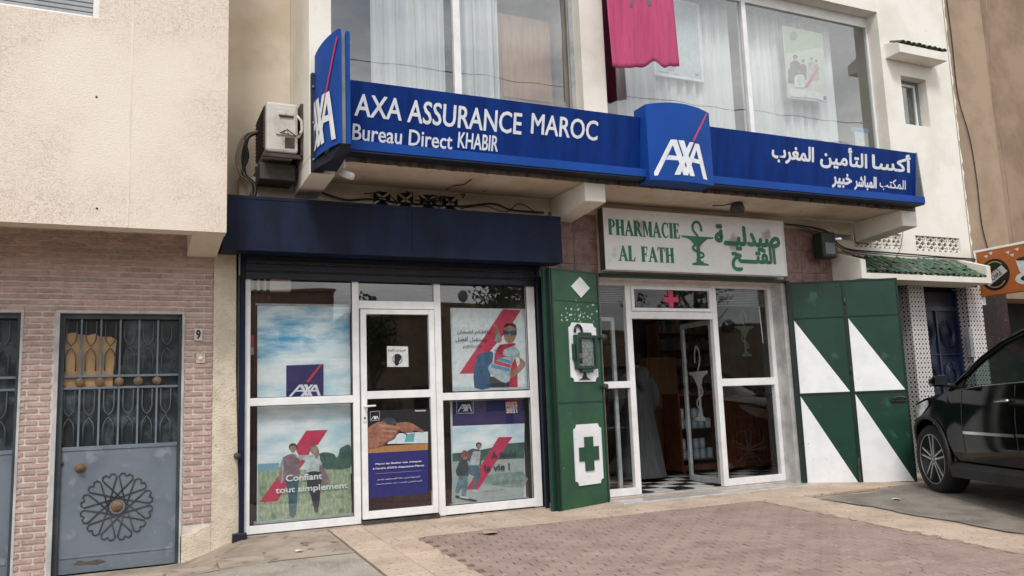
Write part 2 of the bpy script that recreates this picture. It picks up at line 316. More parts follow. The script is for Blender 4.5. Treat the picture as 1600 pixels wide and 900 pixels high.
AR={'ا':(0xFE8D,1),'أ':(0xFE83,1),'ب':(0xFE8F,2),'ت':(0xFE95,2),'ة':(0xFE93,1),'ج':(0xFE9D,2),'ح':(0xFEA1,2),'خ':(0xFEA5,2),'د':(0xFEA9,1),'ر':(0xFEAD,1),'س':(0xFEB1,2),'ش':(0xFEB5,2),'ص':(0xFEB9,2),'ض':(0xFEBD,2),'ع':(0xFEC9,2),'غ':(0xFECD,2),'ف':(0xFED1,2),'ق':(0xFED5,2),'ك':(0xFED9,2),'ل':(0xFEDD,2),'م':(0xFEE1,2),'ن':(0xFEE5,2),'ه':(0xFEE9,2),'و':(0xFEED,1),'ي':(0xFEF1,2),'ئ':(0xFE89,2),'ـ':(0,2)}
def shape(s):
    out=[];n=len(s);i=0
    while i<n:
        c=s[i]
        if c not in AR: out.append(c);i+=1;continue
        prev=i>0 and s[i-1] in AR and AR[s[i-1]][1]==2
        if c=='ل' and i+1<n and s[i+1] in 'اأ':
            out.append(chr({'ا':0xFEFB,'أ':0xFEF7}[s[i+1]]+(1 if prev else 0)));i+=2;continue
        nxt=i+1<n and s[i+1] in AR; code,k=AR[c]
        if c=='ـ': out.append(c)
        elif k==1: out.append(chr(code+(1 if prev else 0)))
        else: out.append(chr(code+(3 if prev and nxt else 2 if nxt else 1 if prev else 0)))
        i+=1
    return ''.join(reversed(out))
def txt(mb,s,x0,x1,z0,z1,y,bold=.02,shear=0,mat=None,ar=False,fn=None,space=1,fn_n=None):
    """lettering fitted into the box x0..x1, z0..z1; fn maps (x,z)->3D"""
    cu=bpy.data.curves.new('t','FONT'); cu.body=shape(s) if ar else s; cu.size=1; cu.shear=shear; cu.resolution_u=3; cu.space_character=space
    o=bpy.data.objects.new('t',cu); me=bpy.data.meshes.new_from_object(o)
    vs=[v.co.copy() for v in me.vertices]; fs=[tuple(p.vertices) for p in me.polygons]
    bpy.data.objects.remove(o); bpy.data.curves.remove(cu); bpy.data.meshes.remove(me)
    if not vs: return
    a,b=min(v.x for v in vs),max(v.x for v in vs); c,d=min(v.y for v in vs),max(v.y for v in vs)
    if mat: mb.use(mat)
    fn=fn or (lambda x,z:(x,y,z))
    g=(z1-z0)/(d-c); rr=bold*g*.9; x0+=rr; x1-=rr; z0+=rr; z1-=rr
    if ar: rr*=(1.1 if z1-z0>.15 else .5)
    offs=[(0,0)]+([(rr*math.cos(k*PI/4),rr*math.sin(k*PI/4)) for k in range(8)] if bold else [])
    for k,(ox,oz) in enumerate(offs):
        q=[Vector(fn(x0+ox+(v.x-a)/(b-a)*(x1-x0),z0+oz+(v.y-c)/(d-c)*(z1-z0))) for v in vs]
        mb.add([p+Vector((0,-.00012*k,0)) if fn_n is None else p+fn_n*(.00012*k) for p in q],fs,False)
def ribbon(pts,w):
    P=[Vector(p) for p in pts]; n=len(P); ws=w if isinstance(w,(list,tuple)) else [w]*n; L_=[];Rr=[]
    for i in range(n):
        t=(P[min(i+1,n-1)]-P[max(i-1,0)]).normalized(); q=Vector((-t.y,t.x))*ws[i]/2; L_.append(P[i]+q); Rr.append(P[i]-q)
    return L_,Rr
def strip(mb,pts,w,y):
    a,b=ribbon(pts,w); n=len(a)
    mb.add([(p.x,y,p.y) for p in a]+[(p.x,y,p.y) for p in b],[(i,i+1,n+i+1,n+i) for i in range(n-1)])
def smooth_path(pts,k=5):
    P=[Vector(p) for p in pts]; out=[]
    for i in range(len(P)-1):
        p0,p1,p2,p3=P[max(i-1,0)],P[i],P[i+1],P[min(i+2,len(P)-1)]
        for j in range(k):
            t=j/k; out.append(.5*((2*p1)+(p2-p0)*t+(2*p0-5*p1+4*p2-p3)*t*t+(3*p1-p0-3*p2+p3)*t**3))
    out.append(P[-1]); return out
# emblem strokes (unit box): double A and crossing strokes
LOGO=[[(128,712),(288,470),(332,470),(157,738),(128,738)],[(290,470),(345,473),(432,745),(385,742)],[(262,588),(352,598),(347,630),(232,622)],[(358,475),(413,478),(497,752),(450,750)],[(468,488),(510,490),(354,740),(300,738)],[(523,498),(560,500),(428,745),(383,742)],[(520,498),(565,503),(630,778),(585,770)],[(492,612),(562,625),(557,657),(470,642)]]
LOGO=[[((x-128)/502,1-(y-.085*(x-128)-465)/272) for x,y in p] for p in LOGO]
def logo(mb,x0,x1,z0,z1,y,mat,fn=None):
    mb.use(mat); fn=fn or (lambda a,b,c:(a,c,b))
    for i,p in enumerate(LOGO):
        q=[(x0+u*(x1-x0),z0+v*(z1-z0)) for u,v in p]; tri=tessellate_polygon([[Vector((a,b,0)) for a,b in q]])
        mb.add([fn(a,b,y-.0002*i) for a,b in q],[tuple(t) for t in tri])
XZ=lambda u,v,d:(u,d,v)   # outline in x,z pushed along y
# ================================================================= GROUND
def sm(t): t=max(0,min(1,t)); return t*t*(3-2*t)
SL=.048
def gh(x,y):
    yy=max(min(y,0),-6)
    a=.148+SL*yy; b=-.025+.03*yy; s=sm((x-.42)/.62)
    k=sm((-y)/1.6)   # the dip by the house door fades out towards the street
    return a*s+(b*(1-k)+a*k)*(1-s)
def sheet(name,xs,ys,dz,mat,fn=None,clip=None):
    mb=MB(mat); nx,ny=len(xs),len(ys)
    vs=[(x,y,(fn or gh)(x,y)+dz) for y in ys for x in xs]
    fs=[(j*nx+i,j*nx+i+1,(j+1)*nx+i+1,(j+1)*nx+i) for j in range(ny-1) for i in range(nx-1) if clip is None or clip((xs[i]+xs[i+1])/2,(ys[j]+ys[j+1])/2)]
    mb.add(vs,fs,True); return tag(mb.build(name,fix=False),kind='structure')
def rng(a,b,st):
    n=max(1,round((b-a)/st)); return [a+(b-a)*i/n for i in range(n+1)]
sheet('ground',[-150,-60,-20]+rng(-8,14,.4)+[20,60,150],[-150,-60,-30,-12]+rng(-7,0,.35)+[.02,8],-.034,m_sand)
sheet('street',[-150,-40,-12]+rng(-6,14,1)+[40,150],[-60,-40,-20,-10,-7,-5.25],-.004,m_road)
random.seed(3)
# grey asphalt pad under the car, ragged edge over the tiles
mb=MB(m_asph); ed=[]
yy=-1.02
pts=[(7.06,-1.08),(7.12,-1.4),(7.17,-1.8),(7.1,-2.2),(7.16,-2.6),(7.13,-3.1),(7.2,-3.6),(7.12,-4.2),(7.18,-4.8),(7.14,-5.24)]
pts=[(p.x,p.y) for p in smooth_path(pts,4)]; pts=[(a+random.uniform(-.02,.02),b) for a,b in pts]
top=[(7.06,-1.08),(7.5,-1.0),(7.9,-1.06),(8.3,-.93),(8.7,-.84),(9.2,-.8),(9.8,-.74),(14,-.7)]
out=[(a,b) for a,b in top[::-1]]+pts[1:]+[(14,-5.24)]
tri=tessellate_polygon([[Vector((a,b,0)) for a,b in out]])
bm=bmesh.new(); vv=[bm.verts.new((a,b,0)) for a,b in out]
for t in tri: 
    try: bm.faces.new([vv[i] for i in t])
    except ValueError: pass
for _ in range(3): bmesh.ops.subdivide_edges(bm,edges=[e for e in bm.edges if e.calc_length()>.8],cuts=1)
bmesh.ops.triangulate(bm,faces=bm.faces)
for v in bm.verts: v.co.z=gh(v.co.x,v.co.y)+.004
me=bpy.data.meshes.new('asphalt_pad'); bm.to_mesh(me); bm.free(); me.materials.append(m_asph)
o=bpy.data.objects.new('asphalt_pad',me); COL.objects.link(o); tag(o,kind='structure'); OFF[o]=Vector((0,0,0))
# worn concrete in front of the house door and shop corner
sheet('concrete_apron',rng(-8,1.78,.16),rng(-1.12,-.0,.14),-.004,m_conc)
sheet('asphalt_footway',rng(-8,1.78,.3),rng(-5.25,-1.12,.3),-.008,m_aspl)
pav=bpy.data.objects.new('pavement',None); COL.objects.link(pav); tag(pav,kind='structure'); OFF[pav]=Vector((0,0,0))
SLA=math.atan(SL)
def tile_mesh(name,w,d,h,mat,inset=.006):
    mb=MB(mat); a,b=w/2,d/2; i=inset
    mb.add([(-a,-b,-h),(a,-b,-h),(a,b,-h),(-a,b,-h),(-a,-b,-.004),(a,-b,-.004),(a,b,-.004),(-a,b,-.004),(-a+i,-b+i,0),(a-i,-b+i,0),(a-i,b-i,0),(-a+i,b-i,0)],
      [(0,1,5,4),(1,2,6,5),(2,3,7,6),(3,0,4,7),(4,5,9,8),(5,6,10,9),(6,7,11,10),(7,4,8,11),(8,9,10,11)]); return mb.build(name,pav)
tw=.318
sheet('paver_bed',[2.44,4.4,6.445],rng(-5.24,.16-3*tw-.0,.8) if False else [-5.24,-3,.16-3*.318],-.014,pm('paver_bed_grit','#75645d','#5f504a',sc=14,rough=.95,bump=.4))
tp=tile_mesh('tile',tw-.005,tw-.005,.03,m_beige,.004); first=True
def put(proto,x,y,rz=0,jz=.002,dz=0):
    global first
    z=gh(x,y)+random.uniform(-jz,jz)*.6+dz
    e=(SLA+random.uniform(-.004,.004),random.uniform(-.004,.004),rz)
    return inst(proto,(x,y,z),pav,rot=e)
def lay(proto,spots,**k):
    for i,(x,y) in enumerate(spots):
        if i==0: proto.location=(x,y,gh(x,y)); proto.rotation_euler=(SLA,0,0)
        else: put(proto,x,y,**k)
sp=[]
for i in range(24):
    for j in range(4):
        x=1.80+tw*(i+.5); y=-tw*(j+.5)+.16
        if j==3 and 2<=i: continue
        if i>=16 and j>=3: continue
        sp.append((x,y-.0))
ybk=-.16-tw*2-.0
for i in range(2):
    for j in range(11): sp.append((1.80+tw*(i+.5),.16-tw*(4.5+j)))
for i in range(2):
    for j in range(12): sp.append((6.43+tw*(i+.5)+.02,.16-tw*(3.5+j)))
lay(tp,sp)
sheet('sand_bed',[6.95,7.15,7.4],[-5.24,-4,-3,-2,-1.05],-.006,m_sand)
# a few loose-laid worn slabs by the house door
wp=tile_mesh('worn_slab',.37,.30,.03,m_conc,.01); wp.location=(.1,-.98,gh(.1,-.98)+.006); wp.rotation_euler=(SLA,0,0)
for x in (-.66,-.28,.49,.88): put(wp,x,-.98,dz=.006)
# interlocking red pavers
PX,PY=.2,.1
z_=.010
prof=[(-.1,-.05),(-.066,-.05+z_),(-.033,-.05),(0,-.05+z_),(.033,-.05),(.066,-.05+z_),(.1,-.05),(.1-z_,-.017),(.1,.017),(.1,.05),(.066,.05+z_),(.033,.05),(0,.05+z_),(-.033,.05),(-.066,.05+z_),(-.1,.05),(-.1,.017),(-.1-z_,-.017)]
mb=MB(m_paver); n=len(prof); sc=.945
vs=[(a*sc,b*sc,-.03) for a,b in prof]+[(a*sc,b*sc,-.003) for a,b in prof]+[(a*sc*.955,b*sc*.93,0) for a,b in prof]
mb.add(vs,[(i,(i+1)%n,n+(i+1)%n,n+i) for i in range(n)]+[(n+i,n+(i+1)%n,2*n+(i+1)%n,2*n+i) for i in range(n)]+[tuple(range(2*n,3*n))])
pv=mb.build('paver',pav)
sp=[]
Y0=.16-3*tw-.055
for r in range(42):
    y=Y0-r*PY; off=.0 if r%2 else PX/2
    x=2.46+off
    while x<6.44: sp.append((x+.04,y)); x+=PX
def vis(p):
    q=Vector((p[0],p[1],gh(*p)))-CAM; d=q.dot(Fw)
    if d<=0: return (False,9e9)
    u=q.dot(Rt)/d*FPX; v=-q.dot(Up)/d*FPX
    return (abs(u)<820 and v<468, q.length)
inv=sorted([p for p in sp if vis(p)[0]],key=lambda p:vis(p)[1]); near=inv[:298]; ns=set(near); rest=[p for p in sp if p not in ns]
random.seed(5)
lay(pv,near,jz=.003)
mb=MB(m_paver); base=[v.co.copy() for v in pv.data.vertices]; fcs=[tuple(p.vertices) for p in pv.data.polygons]
Rm=Matrix.Rotation(SLA,3,'X')
for x,y in rest:
    o_=Vector((x,y,gh(x,y)+random.uniform(-.002,.001))); mb.add([Rm@v+o_ for v in base],fcs)
tag(mb.build('far_pavers',pav,fix=False),kind='stuff')
# edge filler between pavers and tiles
# litter
def paper(name,x,y,s,label,mat,group=None,seed=1):
    random.seed(seed); mb=MB(mat); k=7; z=gh(x,y)+.006
    ps=[(x+s*random.uniform(.55,1)*math.cos(2*PI*i/k),y+s*random.uniform(.4,.9)*math.sin(2*PI*i/k),z+random.uniform(0,.02)) for i in range(k)]
    mb.add(ps+[(x,y,z+.012)]+[(p[0],p[1],p[2]-.004) for p in ps]+[(x,y,z+.006)],[(i,(i+1)%k,k) for i in range(k)]+[(k+1+(i+1)%k,k+1+i,2*k+1) for i in range(k)]); return tag(mb.build(name),label,'litter',group)
m_pap=flat('#d9d7d2')
paper('paper_scrap',7.72,-1.55,.075,'torn white paper scrap lying on grey asphalt beside the car',m_pap,seed=2)
paper('paper_scrap',3.08,-1.0,.11,'pale flattened wrapper at the back edge of the red pavers',flat('#b5a993'),seed=4)
paper('candy_wrapper',1.45,-.62,.04,'small red wrapper on the worn concrete by the shop',flat('#8d3b3b'),seed=6)
paper('paper_scrap',1.36,-.88,.05,'small crumpled white scrap on worn concrete by the shop',m_pap,seed=8)
paper('leaf_litter',8.9,-2.1,.09,'pale scrap lying in the shade under the black car',flat('#8c8a84'),seed=9)
# ================================================================= LEFT HOUSE
H=thing('brick_fronted_house','cream rendered house with pink brick ground floor and two grey iron doors','house',(0,0,0))
mb=MB(m_cream)
mb.box(-6,.752,-.8,-.62,2.87,4.68); mb.box(-6,.752,-.8,-.62,5.95,9); mb.box(-6,-1.75,-.8,-.62,4.68,5.95); mb.box(-.30,.752,-.8,-.62,4.68,5.95)
mb.build('upper_wall',H)
mb=MB(m_cream2); mb.box(.60,.75,-.62,.3,2.93,9); mb.box(-6,.60,-.62,-.0,3.03,3.2); mb.build('side_wall',H)
mb=MB(pm('joint_cream','#e9dfd0','#e0d3c2',rough=.9)); mb.box(-.045,-.03,-.803,-.799,2.88,9); mb.build('render_joint',H)
for x,z in ((-.30,3.98),(-.27,3.02)):
    mb=MB(m_blk); mb.cyl((x,-.804,z),(x,-.79,z),.009,8); mb.build('wall_hole',H)
mb=MB(m_cream2); mb.prism([(-.78,2.872),(-.62,2.855),(0,2.787),(0,3.04),(-.78,3.04)],lambda u,v,d:(d,u,v),.478,.742); mb.build('beam',H,bevel=.006)
# roller window
wdw=MB(m_alu).rect(-1.75,-.30,4.68,5.95,.05,-.72,-.66).build('window',H,bevel=.003)
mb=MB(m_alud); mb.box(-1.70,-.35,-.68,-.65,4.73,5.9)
mb.build('shutter_board',wdw)
sl_=MB(pm('shutter_grey','#9fa2a6','#8d9095',rough=.5)).box(-1.70,-.35,-.70,-.681,4.73,4.765).build('slat',wdw,bevel=.004)
for i in range(1,28): inst(sl_,(0,0,i*.042),wdw)
# ground floor wall with door openings
D9=(-.575,.452); D8=(-1.885,-.858)
mb=MB(m_mortar)
mb.box(.452,.722,.012,.25,-.3,3.03); mb.box(-.858,-.575,.012,.25,-.3,3.03); mb.box(-6,-1.885,.012,.25,-.3,3.03)
mb.box(-.575,.452,.012,.25,2.236,3.03); mb.box(-1.885,-.858,.012,.25,2.236,3.03); mb.build('ground_floor_wall',H)
mb=MB(m_rough)
pr=[(.722,-.3),(.985,-.3),(.955,.8),(.93,1.7),(.925,2.82),(.722,2.82)]
mb.prism(pr,XZ,-.012,.25)
low=[(.458,-.3),(.722,-.3),(.722,.30),(.70,.285),(.66,.272),(.62,.262),(.60,.235),(.55,.225),(.50,.222),(.458,.215)]
mb.prism(low,XZ,-.004,.012); mb.build('rough_plaster_strip',H,bevel=.004)
# bricks
random.seed(11)
bp={}
def brick_len(L_):
    if L_ not in bp:
        mb=MB(m_brick); a=L_/2; mb.box(-a,a,-.010,.003,-.0160,.0160); bp[L_]=mb.build('brick',None,bevel=0); bp[L_].parent=H; bp[L_]['fresh']=1
    return bp[L_]
def brick(x,z,L_):
    b=brick_len(L_)
    if b.get('fresh'): del b['fresh']; o=b
    else: o=b.copy(); COL.objects.link(o); o.parent=H
    o.location=(x,.010+random.uniform(-.0025,.002),z); o.rotation_euler=(0,random.uniform(-.006,.006),0)
LN=.166; PT=.184; CZ=.0525
def course(x0,x1,z,off,far=None):
    x=x0-off
    while x<x1-.03:
        a,b=max(x,x0),min(x+LN,x1)
        if b-a>.035:
            if far is not None and b< -1.13: far.box(a,b,0,.013,z-.0172,z+.0172)
            else: brick((a+b)/2,z,round(b-a,2))
        x+=PT
far=MB(m_brick); k=0; z=.26
zz=-.0
i=0
for i in range(60):
    z=.02+i*CZ
    if z>3.0: break
    o_=(i%2)*PT/2
    if z>2.27: course(-6,.716,z,o_+.07,far)
    else:
        if z>.30: course(.478,.716,z,o_*1.0+.01)
        course(-.85,-.612,z,o_+.03)
tag(far.build('brick_course',H),kind='stuff')
# light trims round the openings
mb=MB(m_marble)
for a,b in (D9,D8): 
    mb.box(a-.02,a+.012,-.004,.06,-.3,2.236); mb.box(b-.004,b+.016,-.004,.06,-.3,2.236); mb.box(a-.02,b+.016,-.004,.06,2.238,2.262)
mb.build('opening_trim',H)
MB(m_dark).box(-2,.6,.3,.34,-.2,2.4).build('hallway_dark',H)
def iron_door(x0):
    a,b=x0,x0+1.027; y=.07
    d=MB(m_door); d.box(a+.055,b-.03,y,y+.035,-.028,1.05); d.box(a+.055,b-.03,y-.008,y,1.02,1.055); d.box(a+.07,b-.05,y-.006,y,.10,.12)
    d=d.build('iron_door',H,bevel=.003)
    f=MB(m_doord); f.box(a+.012,a+.055,y-.03,y+.05,-.03,2.236); f.box(b-.03,b-.004,y-.03,y+.05,-.03,2.236); f.box(a+.055,b-.03,y-.03,y+.05,2.19,2.236); f.build('door_frame',d)
    MB(m_dirtyglass).box(a+.055,b-.03,y+.03,y+.036,1.055,2.19).build('pane',d)
    r=MB(m_door); r.box(a+.055,b-.03,y-.012,y+.006,1.56,1.58); r.box(a+.055,b-.03,y-.012,y+.006,1.665,1.685); r.build('rail',d)
    xs=[a+.183+.158*i for i in range(5)]
    for i,x in enumerate(xs):
        MB(m_door if i else m_door).box(x-.008,x+.008,y-.008,y+.006,1.055,2.19).build('bar',d)
        MB(m_brass).lathe([(0,-.012),(.036,-.008),(.040,0),(.040,.004)],(x,y-.016,1.622),18,'y').build('medallion',d)
    for z0,z1 in ((1.07,1.55),(1.70,2.17)):
        sc=MB(m_doorl)
        for k in range(6):
            cx=a+.103+.158*k
            if cx>b-.06: continue
            zm=(z0+z1)/2; h=.042
            up=[(cx-h,z1),(cx-h,zm+.09),(cx-h*.7,zm+.045),(cx,zm+.012),(cx+h*.7,zm+.045),(cx+h,zm+.09),(cx+h,z1)]
            dn=[(cx-h,z0+.02),(cx-h,zm-.09),(cx-h*.7,zm-.045),(cx,zm-.005),(cx+h*.7,zm-.045),(cx+h,zm-.09),(cx+h,z0+.02)]
            for q in (up,dn): sc.tube([(u,y-.002,v) for u,v in q],.006,5)
        sc.build('scrollwork',d)
    ro=MB(m_iron); cx,cz,rr=a+.51,.515,.30
    for k in range(12):
        t=2*PI*(k+.5)/12
        def P(r,dt): return (cx+r*math.cos(t+dt),y-.006,cz+r*math.sin(t+dt))
        ro.tube([P(.07,1.05),P(.262,-.225),P(.288,-.17),P(.293,-.07),P(.268,0),P(.293,.07),P(.288,.17),P(.262,.225),P(.07,-1.05)],.0055,5)
    ro.build('rosette',d); MB(m_brass).lathe([(0,-.02),(.03,-.017),(.047,-.006),(.05,0)],(cx,y,cz),20,'y').build('boss',d)
    MB(m_brass).lathe([(0,-.05),(.03,-.047),(.035,-.03),(.02,-.015),(.045,-.008),(.05,0)],(a+.21,y,.87),18,'y').build('knob',d)
    MB(m_iron).lathe([(0,-.02),(.016,-.015),(.02,0)],(a+.06,y,.915),12,'y').build('lock',d)
    return d
d9=iron_door(D9[0]); d8=iron_door(D8[0])
MB(pm('rust_bloom','#5f564f','#4d4640',sc=22,rough=.9)).prism([(-.40,.045),(-.2,.03),(-.14,.05),(-.2,.075),(-.28,.062),(-.36,.08)],XZ,.0675,.0705).build('rust_patch',d9)
cp_=[(-.53,1.60),(-.50,1.58),(-.36,1.575),(-.2,1.57),(-.13,1.575),(-.125,1.74),(-.105,2.0),(-.15,2.03),(-.25,2.035),(-.28,2.06),(-.34,2.045),(-.42,2.055),(-.44,2.07),(-.49,2.065),(-.53,2.04)]
MB(m_card).prism(cp_,XZ,.088,.094).build('cardboard_sheet',d9)
MB(m_blk).prism([(-.50,1.69),(-.14,1.69),(-.05,1.78),(-.02,2.0),(-.03,2.18),(-.50,2.18)],XZ,.096,.0975).build('broken_pane_gap',d9)
pl=MB(flat('#d8d6cf')).box(.553,.624,-.016,.0,1.985,2.10).build('number_plate',H,bevel=.003)
t=MB(); txt(t,'9',.568,.609,1.999,2.087,-.0175,bold=.03,mat=flat('#15151a')); t.build('numeral',pl)
bl=MB(m_rough).box(.572,.652,-.012,.0,1.775,1.865).build('doorbell',H,bevel=.003); MB(m_alu).lathe([(0,-.012),(.018,-.01),(.02,0)],(.612,-.012,1.82),12,'y').build('button',bl)
# ================================================================= WHITE BUILDING
W=thing('white_shop_building','white rendered building with large upstairs windows above insurance office and pharmacy','building')
MB(m_cream2).box(.3,1.478,.2,.4,2.5,9).build('recessed_wall',W)
MB(m_white).box(1.478,1.69,-.8,.2,3.62,9).build('fin_wall',W,bevel=.01)
mb=MB(m_slab); mb.box(1.692,9.47,-.8,0,3.621,3.80); mb.build('balcony_slab',W,bevel=.012)
# drip-stained fringe along the slab edge: irregular strip
random.seed(21); pts=[(1.72,3.72)]; x=1.72; low=[]
while x<9.45: low.append((x,3.612-random.choice((0,0,0,.003,.008))*random.uniform(.3,1))); x+=random.uniform(.02,.06)
MB(m_drip).prism([(1.72,3.72)]+low+[(9.46,3.72)],XZ,-.806,-.798).build('drip_edge',W)
MB(m_slab).box(1.69,9.45,-.8,-.70,3.80,4.22).build('parapet',W)
def bracket(x0,x1,zt,zr,m=m_slab,side=None):
    mb=MB(m); mb.prism([(-.8,zt),(0,zr),(0,3.619),(-.8,3.619)],lambda u,v,d:(d,u,v),x0,x1); mb.build('bracket',W,bevel=.012)
bracket(1.478,1.712,3.462,3.44,m_white); bracket(4.40,4.66,3.408,3.352,m_white); bracket(9.19,9.468,3.405,3.335,m_white)
# front wall at y 0 .. .2
mb=MB(m_white)
mb.box(4.918,5.25,0,.2,3.8,9); mb.box(10.085,10.452,0,.2,3.62,9)                       # piers beside the big windows
mb.box(10.452,10.995,0,.2,5.96,9); mb.box(10.452,10.995,0,.2,3.62,5.20); mb.box(10.995,11.575,0,.2,3.62,9)
mb.box(1.69,4.918,0,.2,6.9,9); mb.box(5.25,10.085,0,.2,6.9,9)
LG=[(9.175,10.115),(10.40,11.35)]; zl,zh=3.275,3.50
mb.box(9.15,11.575,0,.2,2.9,zl); mb.box(9.15,11.575,0,.2,zh,3.62); mb.box(9.15,LG[0][0],0,.2,zl,zh); mb.box(LG[0][1],LG[1][0],0,.2,zl,zh); mb.box(LG[1][1],11.575,0,.2,zl,zh)
mb.build('front_wall',W)
MB(m_cream2).box(.95,4.42,0,.2,2.62,3.44).box(.95,9.2,.002,.2,3.44,3.62).build('wall_above_shutter',W)
MB(m_cream2).box(8.83,9.15,-.02,.2,-.1,3.36).build('pier',W,bevel=.008)
for a,b,n in ((LG[0][0],LG[0][1],5),(LG[1][0],LG[1][1],4)):
    g=MB(m_white); w_=(b-a)/n
    for i in range(n):
        x0=a+i*w_; x1=x0+w_; g.box(x0,x0+.012,.02,.07,zl,zh); g.box(x1-.012,x1,.02,.07,zl,zh)
        for (u0,v0,u1,v1) in ((x0,zl,x1,zh),(x0,zh,x1,zl),(x0,(zl+zh)/2,(x0+x1)/2,zh),((x0+x1)/2,zh,x1,(zl+zh)/2),(x0,(zl+zh)/2,(x0+x1)/2,zl),((x0+x1)/2,zl,x1,(zl+zh)/2)):
            t=Vector((u1-u0,v1-v0)).normalized(); q=Vector((-t.y,t.x))*.0085
            g.prism([(u0+q.x,v0+q.y),(u1+q.x,v1+q.y),(u1-q.x,v1-q.y),(u0-q.x,v0-q.y)],XZ,.022+.002*i*0,.06)
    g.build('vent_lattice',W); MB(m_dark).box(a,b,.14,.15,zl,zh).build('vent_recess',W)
# four little vent lattices above the roller box
for i in range(4):
    x0=2.30+i*.255; g=MB(m_dark).box(x0,x0+.18,-.006,-.002,3.42,3.56); v=g.build('vent_recess',W)
    g=MB(m_cream2)
    for (u0,v0,u1,v1) in ((x0,3.42,x0+.18,3.56),(x0,3.56,x0+.18,3.42)):
        t=Vector((u1-u0,v1-v0)).normalized(); q=Vector((-t.y,t.x))*.012
        g.prism([(u0+q.x,v0+q.y),(u1+q.x,v1+q.y),(u1-q.x,v1-q.y),(u0-q.x,v0-q.y)],XZ,-.02,-.006)
    g.build('lattice',v)
# pink stone tiles on the pharmacy wall
MB(m_mortar).box(4.36,5.09,.008,.2,2.72,3.44).box(4.36,4.97,.008,.2,-.1,2.72).box(7.83,8.83,.008,.2,-.1,3.44).box(5.09,7.83,.008,.2,2.72,3.44).build('stone_backing',W)
st=MB(m_stone).box(-.158,.158,-.012,.0,-.148,.148).build('stone_tile',W,bevel=.003); fst=True
def stile(x,z):
    global fst
    if fst: st.location=(x,.008,z); fst=False
    else: inst(st,(x,.008+random.uniform(-.001,.001),z),W)
for i in range(2):
    for j in range(11): stile(4.52+.32*i,.30+j*.302)
for i in range(3):
    for j in range(11): stile(8.0+.32*i,.30+j*.302)
# rooms behind the openings
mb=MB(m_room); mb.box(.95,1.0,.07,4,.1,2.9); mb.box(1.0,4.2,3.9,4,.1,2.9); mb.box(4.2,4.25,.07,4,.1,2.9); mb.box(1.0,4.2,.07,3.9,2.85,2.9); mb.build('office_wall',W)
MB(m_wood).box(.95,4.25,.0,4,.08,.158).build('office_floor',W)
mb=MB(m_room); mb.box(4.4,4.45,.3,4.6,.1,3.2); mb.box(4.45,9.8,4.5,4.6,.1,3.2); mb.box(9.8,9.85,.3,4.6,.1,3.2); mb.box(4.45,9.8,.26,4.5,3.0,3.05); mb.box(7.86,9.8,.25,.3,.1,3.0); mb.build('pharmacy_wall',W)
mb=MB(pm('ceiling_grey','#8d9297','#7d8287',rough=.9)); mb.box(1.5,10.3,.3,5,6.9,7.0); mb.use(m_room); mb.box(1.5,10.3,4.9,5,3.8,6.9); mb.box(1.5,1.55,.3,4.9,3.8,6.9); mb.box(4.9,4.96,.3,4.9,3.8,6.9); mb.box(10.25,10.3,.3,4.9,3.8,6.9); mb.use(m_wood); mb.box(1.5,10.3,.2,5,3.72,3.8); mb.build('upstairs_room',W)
MB(m_slab).box(.3,11.575,-.2,6,9.0,9.15).build('roof',W)
MB(m_marble).box(.3,11.5,5.9,6,0,9).build('rear_wall',W)
# upstairs windows
def upwin(xs,x0,x1,ztr,name='window'):
    f=MB(m_alu); y0,y1=.2,.255; f.box(x0,x0+.045,y0,y1,3.8,6.9); f.box(x1-.03,x1,y0,y1,3.8,6.9); f.box(x0,x1,y0+.002,y1,6.84,6.9); f.box(x0,x1,y0+.002,y1,3.8,3.9)
    for a,b in xs: f.box(a,b,y0-.012,y1,3.9,6.84)
    edges=[x0]+[v for ab in xs for v in ab]+[x1]
    for i in range(0,len(edges),2): f.box(edges[i],edges[i+1],y0-.004,y1,*ztr)
    f=f.build(name,W,bevel=.004)
    for i in range(0,len(edges),2):
        a,b=edges[i],edges[i+1]
        MB(g_up).box(a+.01,b-.01,.225,.229,3.9,ztr[0]).build('pane',f,fix=True); MB(g_up).box(a+.01,b-.01,.225,.229,ztr[1],6.84).build('pane',f)
    return f
upwin([(3.33,3.415)],1.70,4.90,(6.735,6.86)); upwin([(7.648,7.722)],5.25,10.085,(6.735,6.86))
fr=MB(m_alud).box(4.86,4.918,.17,.2,3.8,6.9).build('window_edge',W)
# small window + its tile hood
sw=MB(m_grey).rect(10.45,11.0,5.19,5.965,.045,.15,.2).build('small_window',W,bevel=.003)
MB(m_alu).rect(10.497,10.95,5.237,5.918,.04,.165,.195).build('sash',sw,bevel=.003); MB(g_up).box(10.53,10.92,.178,.182,5.27,5.88).build('pane',sw); MB(m_dark).box(10.45,11.0,.23,.24,5.19,5.97).build('dark_backing',sw)
mb=MB(m_white); mb.prism([(-.26,6.18),(0,6.18),(0,6.42),(-.22,6.34),(-.26,6.31)],lambda u,v,d:(d,u,v),10.17,11.18); hd=mb.build('window_hood',W,bevel=.006)
tl=MB(m_tilo); n=8
def halftile(L_,r):
    mb=MB(m_tilg)
    def fn(u,v): a=PI*u; return (-r*math.cos(a)*(1-.12*v),-L_/2+v*L_,r*.75*math.sin(a)*(1-.12*v))
    mb.grid(fn,6,1); k=len(mb.v); mb.grid(lambda u,v:(lambda p:(p[0]*.8,p[1],p[2]*.8-.004))(fn(u,v)),6,1); return mb
ht=halftile(.22,.05); ht.mats=[m_tilo]; ht=ht.build('roof_tile',hd,off=Vector((0,0,0))); ht.location=Vector((10.24,-.17,6.372))-OFF[hd]; ht.rotation_euler=(R(22),0,0)
